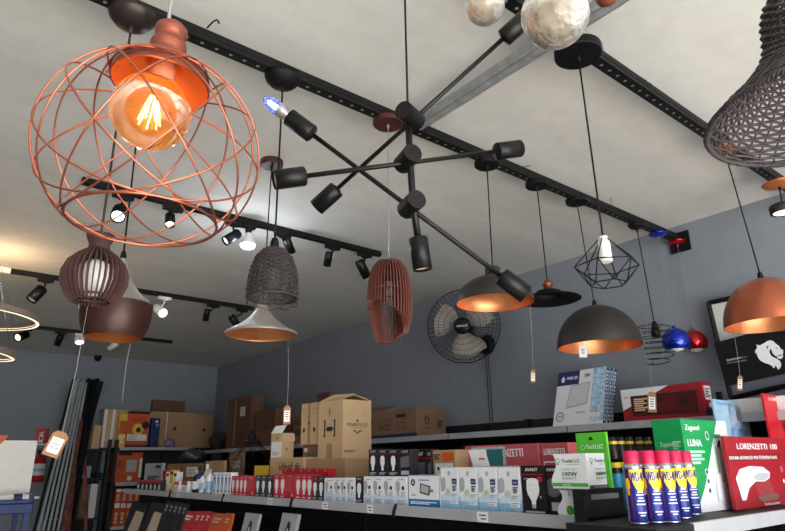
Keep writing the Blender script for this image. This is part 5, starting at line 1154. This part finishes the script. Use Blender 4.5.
# ------------------------------------------------------------------ lion board, framed board
def wallpanel(name, label, cat, pts, X, th, m, group=None):
    P = [onx(px, py, X) for px, py in pts]; c = P[0]; q = MB(); n = len(P)
    vs = [p-c for p in P]+[p-c+V((th, 0, 0)) for p in P]
    q.add(vs, [tuple(range(n))[::-1], tuple(range(n, 2*n))]+[(i, (i+1) % n, n+(i+1) % n, n+i) for i in range(n)], m)
    o = q.build(name, None, c); tag(o, label, cat, group); return o, c
XL = 3.56
# tilted black board: bilinear map of its front face
BP4 = [(714, 343), (726, 386), (820, 366), (806, 318)]      # tl, bl, br, tr in the photo
o_, c0 = wallpanel('sign_board', 'black board with a white lion head emblem leaning at the right', 'sign', BP4, XL, .02, mat('black_gloss_board', (12, 12, 14), .35, noise=.1))
QL = [onx(px, py, XL) for px, py in BP4]
def onboard(px, py, e): p = onx(px, py, XL-e); return p-c0
s_ = 65/767.
lion = [(425,108),(452,122),(480,118),(505,104),(530,92),(555,72),(590,62),(625,70),(655,100),(690,125),(705,142),(712,160),(735,172),(750,182),(742,196),(748,208),(738,232),(744,245),(738,268),(725,282),(700,280),(676,268),(668,250),(640,240),(632,220),(615,235),(628,262),(665,275),(700,298),(720,330),(722,365),(705,395),(685,410),(672,385),(655,355),(645,385),(632,392),(612,365),(580,345),(530,330),(480,305),(450,270),(436,235),(434,205),(424,222),(414,208),(418,180),(440,148)]
q = MB(); q.add([onboard(720+x*s_, 335+y*s_, .0012) for x, y in lion], [tuple(range(len(lion)))], white)
mane = [(597,160),(585,185),(588,215),(600,240),(625,258),(650,262),(632,235),(618,205),(610,185)]
ear = [(545,140),(560,128),(578,132),(560,145),(562,168),(548,158)]
eye = [(650,152),(668,150),(686,160),(668,162)]
mouth = [(668,250),(690,238),(722,232),(738,228),(720,244),(690,250)]
chin = [(744,245),(738,250),(728,246),(735,240)]
for pl_ in (mane, ear, eye, mouth): q.add([onboard(720+x*s_, 335+y*s_, .0024) for x, y in pl_], [tuple(range(len(pl_)))], blackc)
q.build('lion_emblem', o_)
q = MB()
def btext(st, px0, py0, px1, py1, hpx, m):
    a, b_, c_ = onboard(px0, py0, .0015), onboard(px1, py1, .0015), onboard(px0-hpx*.15, py0-hpx, .0015)
    vs, fs, w2 = text_mesh(st); q.add([a+(b_-a)*(v.x/w2)+(c_-a)*(v.y/.72) for v in vs], fs, m)
btext('Guzzmann', 726.2, 361.3, 741.5, 358.2, 2.2, white); btext('Gardens', 742.2, 358.3, 747, 357.2, 1.8, greyc); btext('Comercial Importadora', 727, 363.8, 747, 360.6, 1.6, greyc)
q.build('lettering', o_)
FP = [(708.5, 303), (718.5, 345), (824, 322), (812, 281)]
o_, c1 = wallpanel('framed_board', 'pale board in a thin black frame behind the lion board', 'board', FP, 3.66, .012, mat('pale_board', (196, 196, 190), .6, noise=.04))
Q = [onx(px, py, 3.655)-c1 for px, py in FP]
Q = [Q[0], Q[0]+(Q[1]-Q[0])*2.2, Q[3]+(Q[2]-Q[3])*2.2, Q[3]]
for i in range(4): q = MB(); a, b_ = Q[i], Q[(i+1) % 4]; q.cyl(a, b_, .014, matteblack, 4, caps=True, smooth=False); q.build('frame_bar', o_)
# supports under the lion board: pale wide shelf lip
q = MB(); a = onx(737, 397, 3.40); q.box((0, 0, 0), (.33, .95, .075), whiteplast); tag(q.build('shelf_box', None, (3.32, a.y-.93, ZU+.0), bevel=.003), 'long white shelf box under the lion board on the wall shelving', 'shelf')
for k, (px, py, lab) in enumerate(((487, 428, 'short black upright tip above the upper shelf left of the panel boxes'), (719, 395, 'short black upright tip right of the red tool set'))):
    b_ = onx(px, py, 3.45); q = MB(); q.box((-.012, -.012, 0), (.012, .012, zat(3.45, b_.y, py-3)-ZU), matteblack); tag(q.build('shelf_post', None, (3.45, b_.y, ZU)), lab, 'post')

# ------------------------------------------------------------------ back wall goods
def bbox(name, label, cat, px0, px1, pt, z, m, R=(), y=8.42, dy=.22, L=(), pm=440, **k):
    x0 = ony(px0, pm, y).x; x1 = ony(px1, pm, y).x; zt = zat(x0, y, pt)
    return box(name, label, cat, (x0, y, z), (x1-x0, dy, zt-z), m, L, R, **k)
ZB1 = 1.861
bbox('carton', 'long brown carton with two hand holes on the back wall shelf', 'carton', 130, 212.5, 410.5, ZB1, cardA, R=[('d', .51, .53, .05, ink), ('d', .88, .52, .05, ink), ('r', .40, 0, .41, 1, paper)], y=8.50, dy=.22)
bbox('carton', 'pale carton end with white edge left of the orange box', 'carton', 101, 129, 409, ZB1+.0, cardC, R=[('r', .0, 0, .12, 1, paper), ('r', .3, 0, .4, 1, paper)], y=8.56, dy=.15)
bbox('carton', 'small dark brown carton top behind the long hand-hole carton', 'carton', 149, 182, 399.5, ZB1, cardD, y=8.73, dy=.07)
OR = [('r', 0, .93, .95, 1, blackc), ('t', .15, .72, .09, 'FAMASTIL', redc, .7, 1), ('d', .5, .5, .16, yellowc), ('d', .52, .48, .07, ink), ('d', .82, .62, .11, ink), ('r', .05, .18, .92, .36, paper), ('l', .1, .2, .5, .34, 3, greyc), ('r', 0, 0, 1, .06, ink)]
bbox('tool_box_carton', 'bright orange and yellow carton standing on the back wall shelf', 'box', 125.5, 148, 411, ZB1, orangec, R=OR, y=8.385, dy=.06, L=[('r', .1, .1, .8, .9, yellowc)])
bbox('tool_box_carton', 'yellow and orange narrow carton just left of the bright orange one', 'box', 118, 125, 414, ZB1, yellowc, R=[('r', 0, .4, 1, .8, orangec), ('l', .1, .1, .9, .35, 3, paper)], y=8.395, dy=.08)
bbox('folder_box', 'dark blue upright box right of the bright orange carton', 'box', 150, 158.5, 418, ZB1, navyc, R=[('d', .6, .88, .05, white), ('l', .5, .7, .9, .8, 2, lblue)], y=8.39, dy=.1)
o_ = lump('wrapped_item', 'small purple and white wrapped item in front of the hand-hole carton', (ony(170, 440, 8.43).x, 8.44, ZB1), .07, mat('purple_white_print', (150, 120, 150), .5, noise=.8, nscale=30), 31, 'package', (1, .5, .8))
ZB2 = 1.441
bbox('tool_box_carton', 'large orange carton with a pale square on the middle back shelf', 'box', 114.8, 142, 452.5, ZB2, orangec, R=[('r', .1, .9, .6, 1, blackc), ('r', .42, .35, .8, .75, greyc), ('l', .1, .45, .32, .72, 5, brownink), ('d', .58, .13, .08, paper), ('r', .9, .15, 1, .8, paper)], y=8.39, dy=.2, pm=465)
ZB3 = .931
for r_ in range(2):
    for k in range(4):
        px0 = 114.2+6.2*k; px1 = px0+5.9
        if r_ == 0: zb = ZB3
        else: zb = zrow+.001
        o_ = bbox('small_orange_box', 'small orange and white box, %s in the %s row' % (ORD[k], ('lower', 'upper')[r_]), 'box', px0, px1, (503, 489)[r_], zb, orangec, R=[('r', .08, .78, .92, .98, paper), ('r', .25, .12, .75, .6, mat('salmon_print', (226, 168, 140), .5, noise=.08)), ('o', .5, .35, .12, ink)], y=8.39, dy=.12, pm=505, group='small orange boxes')
    x_ = ony(112, 503, 8.39).x; zrow = zat(x_, 8.39, 503)
for k, (px0, px1, pt, z, m, lab) in enumerate(((92, 100, 425, 1.841, cardC, 'small tan carton on top of the open rack'), (88, 95, 466, 1.501, greyc, 'pale box on the upper middle rack shelf'), (88, 93, 483, 1.051, cardB, 'brown box low on the open rack'), (97, 104, 484, 1.051, paper, 'white box low on the open rack behind the profiles'))):
    bbox('rack_box', lab, 'box', px0, px1, pt, z, m, y=8.36, dy=.2)
for k, (px, z_, r_) in enumerate(((90, 1.501, .09), (101, 1.501, .08), (92, 1.051, .1))):
    lump('plastic_bag', 'grey plastic bag on the open rack, %s' % ('upper left', 'upper right', 'lower')[k], (ony(px, 470, 8.5).x, 8.62 if k else 8.6, z_), r_*.6, darkbag, 40+k)

# ------------------------------------------------------------------ packs on the lower gondola level
def lean(name, label, cat, pl, pr, pt, m, L, group, X=XG+.05, dz=.26, dx=.02, lean_=.22, pm=515):
    y0, y1 = ycol(pr, X, pm), ycol(pl, X, pm); zt = zat(X, (y0+y1)/2, pt); zb = max(1.02, zt-dz)
    q = MB(); q.box((0, 0, 0), (dx, y1-y0, zt-zb), m); o = q.build(name, None, (X-.06, y0, zb), bevel=.001, rot=(0, lean_, 0)); tag(o, label, cat, group)
    q = MB(); prints(q, 'L', dx, y1-y0, zt-zb, L); q.build('printed_design', o)
    q = MB(); q.tube([(dx/2, (y1-y0)/2, (zt-zb)-.01), (dx/2+.02, (y1-y0)/2, (zt-zb)+.012), (dx/2+.08, (y1-y0)/2, (zt-zb)+.016), (.28, (y1-y0)/2, (zt-zb)-.04)], .003, darkpaint, 5); q.build('hook', o)
    return o
LD = [('p', [(.25, 0), (.9, 0), (.95, .72), (.45, .75)], beige)]
for k, (a_, b_) in enumerate(((131, 147), (150, 165))): lean('hanging_pack', 'black hanging pack with beige window, %s of two below the far shelf end' % ('left' if k == 0 else 'right'), 'pack', a_, b_, 502, blackc, LD, 'hanging packs with beige window')
for k in range(5): lean('hanging_pack', 'plain black hanging pack edge, %s of five below the shelf' % ORD[k], 'pack', 166+4.5*k, 169.5+4.5*k, 500+.6*k, blackc, [('l', .2, .7, .8, .9, 2, greyc)], 'plain black hanging packs')
for k, (a_, b_) in enumerate(((185, 197), (197.4, 202), (202.4, 207), (207.4, 212))): lean('hanging_pack', 'crimson hanging pack, %s of four below the shelf' % ORD[k], 'pack', a_, b_, 510, redc, [('d', .5, .35, .2, pinkc), ('l', .2, .75, .8, .9, 2, white)], 'crimson hanging packs')
for k, (a_, b_) in enumerate(((213, 226), (226.4, 233))): lean('hanging_pack', 'orange hanging pack, %s of two right of the crimson ones' % ('left' if k == 0 else 'right'), 'pack', a_, b_, 512, orangec, [('d', .45, .4, .2, pinkc), ('l', .2, .75, .8, .9, 2, beige)], 'orange hanging packs')
for k, (a_, b_) in enumerate(((246, 260), (283, 299))): lean('hanging_pack', 'white hanging pack with black leaf shape, %s one below the shelf' % ('left' if k == 0 else 'right'), 'pack', a_, b_, 512, greyc, [('r', 0, 0, 1, .35, orangec), ('p', [(.3, .3), (.32, .55), (.5, .85), (.66, .8), (.68, .55), (.5, .38)], blackc), ('p', [(.4, .42), (.42, .58), (.52, .72), (.57, .68), (.56, .55), (.48, .46)], white)], 'white leaf packs')

# ------------------------------------------------------------------ left side: profiles, extinguisher, cart
def leanbar(name, label, cat, pt, pb, m, r, group, sq=True, yt=8.22, yb=7.7):
    A = ony(pt[0], pt[1], yt); B0 = ony(pb[0], pb[1], yb+(.0)); d = (B0-A); 
    # extend to the floor
    k = (0-A.z)/d.z; Bf = A+d*k
    if Bf.y < 6: pass
    q = MB(); q.cyl((0, 0, 0), A-Bf, r, m, 4 if sq else 14, smooth=not sq); return tag(q.build(name, None, Bf), label, cat, group)
sil = mat('silver_profile', (188, 198, 204), .35, .35, noise=.15, stretch=(1, 1, .1)); dkp = mat('dark_profile', (36, 38, 44), .4, .5, noise=.1); rdp = mat('reddish_wrapped_profile', (110, 66, 58), .5, noise=.5, nscale=12)
G = 'long profiles leaning on the back wall'
for k, (xt, yt_, xb) in enumerate(((75.5, 381, 38), (78.3, 379, 43), (81, 382, 48), (84, 380, 53), (86.5, 383, 58))):
    leanbar('metal_profile', 'long silver metal profile, %s of the silver ones leaning' % ORD[k], 'profile', (xt, yt_), (xb, 531), sil, .013, G)
for k, (xt, yt_, xb) in enumerate(((73.5, 379, 34), (89, 379, 62), (93, 380, 66), (97.5, 379, 70), (101.5, 382, 60.5))):
    leanbar('metal_profile', 'long dark metal profile, %s of the dark ones leaning' % ORD[k], 'profile', (xt, yt_), (xb, 531), dkp, .026 if k else .016, G, yt=8.27-(k == 4)*.0, yb=7.78)
for k, (xt, yt_, xb) in enumerate(((81.5, 420, 63), (78.5, 430, 68), (84.5, 450, 86))):
    leanbar('wrapped_profile', 'reddish film-wrapped profile leaning low in the bundle, %s of three' % ('leftmost', 'middle', 'rightmost')[k], 'profile', (xt, yt_), (xb, 531), rdp, .022, 'wrapped profiles', yt=8.05, yb=7.65)
# sign
def wsign():
    a, b_ = ony(33.5, 445, WY-.012), ony(50, 428.5, WY-.012)
    q = MB(); w_, h_ = b_.x-a.x, b_.z-a.z; q.box((0, 0, 0), (w_, .008, h_), redc); o = q.build('extinguisher_sign', None, (a.x, WY-.0085, a.z)); tag(o, 'small red sign with a white extinguisher symbol on the back wall', 'sign')
    q = MB(); prints(q, 'R', w_, .008, h_, [('r', .3, .15, .62, .62, white), ('r', .38, .62, .54, .72, white), ('p', [(.4, .72), (.62, .84), (.66, .78), (.5, .68)], white), ('p', [(.3, .78), (.46, .74), (.46, .7), (.28, .72)], white), ('d', .46, .4, .09, redc), ('r', 0, 0, 1, .09, white)]); q.build('symbol', o)
wsign()
c = ony(36.5, 482, WY-.12); zt = zat(c.x, c.y, 449)
t = thing('fire_extinguisher', 'red fire extinguisher with white label hanging below the red sign', 'extinguisher', (c.x, WY-.12, c.z)); h_ = zt-c.z; r_ = .072
q = MB(); q.lathe([(.0005, 0), (r_*.9, 0), (r_, .02), (r_, h_*.62), (r_*.8, h_*.74), (r_*.3, h_*.8), (r_*.3, h_*.86)], extred, 28); q.build('cylinder', t)
q = MB(); q.lathe([(r_+.001, h_*.2), (r_+.001, h_*.55)], paper, 28); q.lathe([(r_+.0016, h_*.32), (r_+.0016, h_*.4)], lblue, 28); q.build('label_wrap', t)
q = MB(); q.box((-.03, -.02, h_*.85), (.03, .02, h_*.93), matteblack); q.box((-.09, -.012, h_*.92), (.05, .012, h_*.95), matteblack); q.box((-.08, -.012, h_*.98), (.04, .012, h_), matteblack); q.build('valve', t)
q = MB(); q.tube([(.03, 0, h_*.9), (.13, -.02, h_*.95), (.16, -.03, h_*.7), (.13, -.06, h_*.35)], .012, matteblack, 8); q.build('hose', t)
q = MB(); q.box((-.03, .07, h_*.3), (.03, .12, h_*.6), matteblack); q.build('bracket', t)
# blue cart with a white board and bottle on it
CYp = 5.6
a = ony(-60, 500, CYp); b_ = ony(34, 500, CYp); zc_ = zat(b_.x, CYp, 499)
t = thing('tool_cart', 'blue plastic cart carrying the white board at the left edge', 'cart', (a.x, CYp, 0)); w_ = b_.x-a.x
q = MB(); q.box((0, 0, zc_-.1), (w_, .5, zc_-.03), bluecart); q.box((0, 0, zc_-.03), (w_, .02, zc_), bluecart); q.box((0, .48, zc_-.03), (w_, .5, zc_), bluecart); q.box((w_-.02, 0, zc_-.03), (w_, .5, zc_+.04), bluecart); q.build('tray', t, bevel=.006)
for x_ in (0.02, w_-.05):
    for y_ in (.01, .45): q = MB(); q.box((x_, y_, .06), (x_+.035, y_+.035, zc_-.1), bluecart); q.build('post', t)
q = MB(); q.box((0, 0, .3), (w_, .5, .36), bluecart); q.build('lower_tray', t)
for x_ in (.05, w_-.05):
    for y_ in (.05, .45): q = MB(); q.cyl((x_-.012, y_, .03), (x_+.012, y_, .03), .03, matteblack, 16); q.build('caster', t)
q = MB(); x1_ = ony(33, 470, CYp+.3).x; zt = zat(x1_, CYp+.3, 440.5); q.box((0, 0, 0), (x1_-a.x, .012, zt-zc_+.028), whiteplast); tag(q.build('white_board', None, (a.x, CYp+.3, zc_-.029)), 'plain white board standing on the blue cart', 'board')
q = MB(); pA = ony(-8, 444, CYp+.25); pB = ony(10, 435, CYp+.25); q.add([(0, 0, 0), (pB.x-pA.x-.05, 0, 0), (pB.x-pA.x, 0, pB.z-pA.z), (0, 0, pB.z-pA.z), (0, .01, 0), (pB.x-pA.x-.05, .01, 0), (pB.x-pA.x, .01, pB.z-pA.z), (0, .01, pB.z-pA.z)], [(3, 2, 1, 0), (4, 5, 6, 7), (0, 1, 5, 4), (1, 2, 6, 5), (2, 3, 7, 6), (3, 0, 4, 7)], orangec)
tag(q.build('orange_card', None, (pA.x, CYp+.287, pA.z)), 'orange card corner on top of the white board at the left edge', 'card')
p = ony(18, 494, CYp+.12); t = thing('sealant_bottle', 'white bottle with a blue band lying on the blue cart', 'bottle', (p.x, CYp+.12, zc_-.03+.034))
T = Matrix.Rotation(PI/2, 4, 'Y'); q = MB(); q.lathe([(.0005, -.13), (.032, -.13), (.034, -.12), (.034, .06), (.026, .08), (.012, .1), (.008, .15), (.0005, .15)], whiteplast, 20, T); q.build('body', t)
q = MB(); q.lathe([(.0346, -.03), (.0346, .03)], navyc, 20, T); q.build('band', t)
for k, (px, py, m, nm) in enumerate(((3, 528, whiteplast, 'white'), (13, 527, orangec, 'orange'), (22, 530, mat('brown_cloth', (70, 56, 50), .8, noise=.2), 'brown'))):
    p = ony(px, py, CYp+.2); lump('cart_item', '%s crumpled item on the lower tray of the blue cart' % nm, (p.x, CYp+.12+.13*k, .361), .06, m, 50+k, 'item', (1, 1, 1.2))
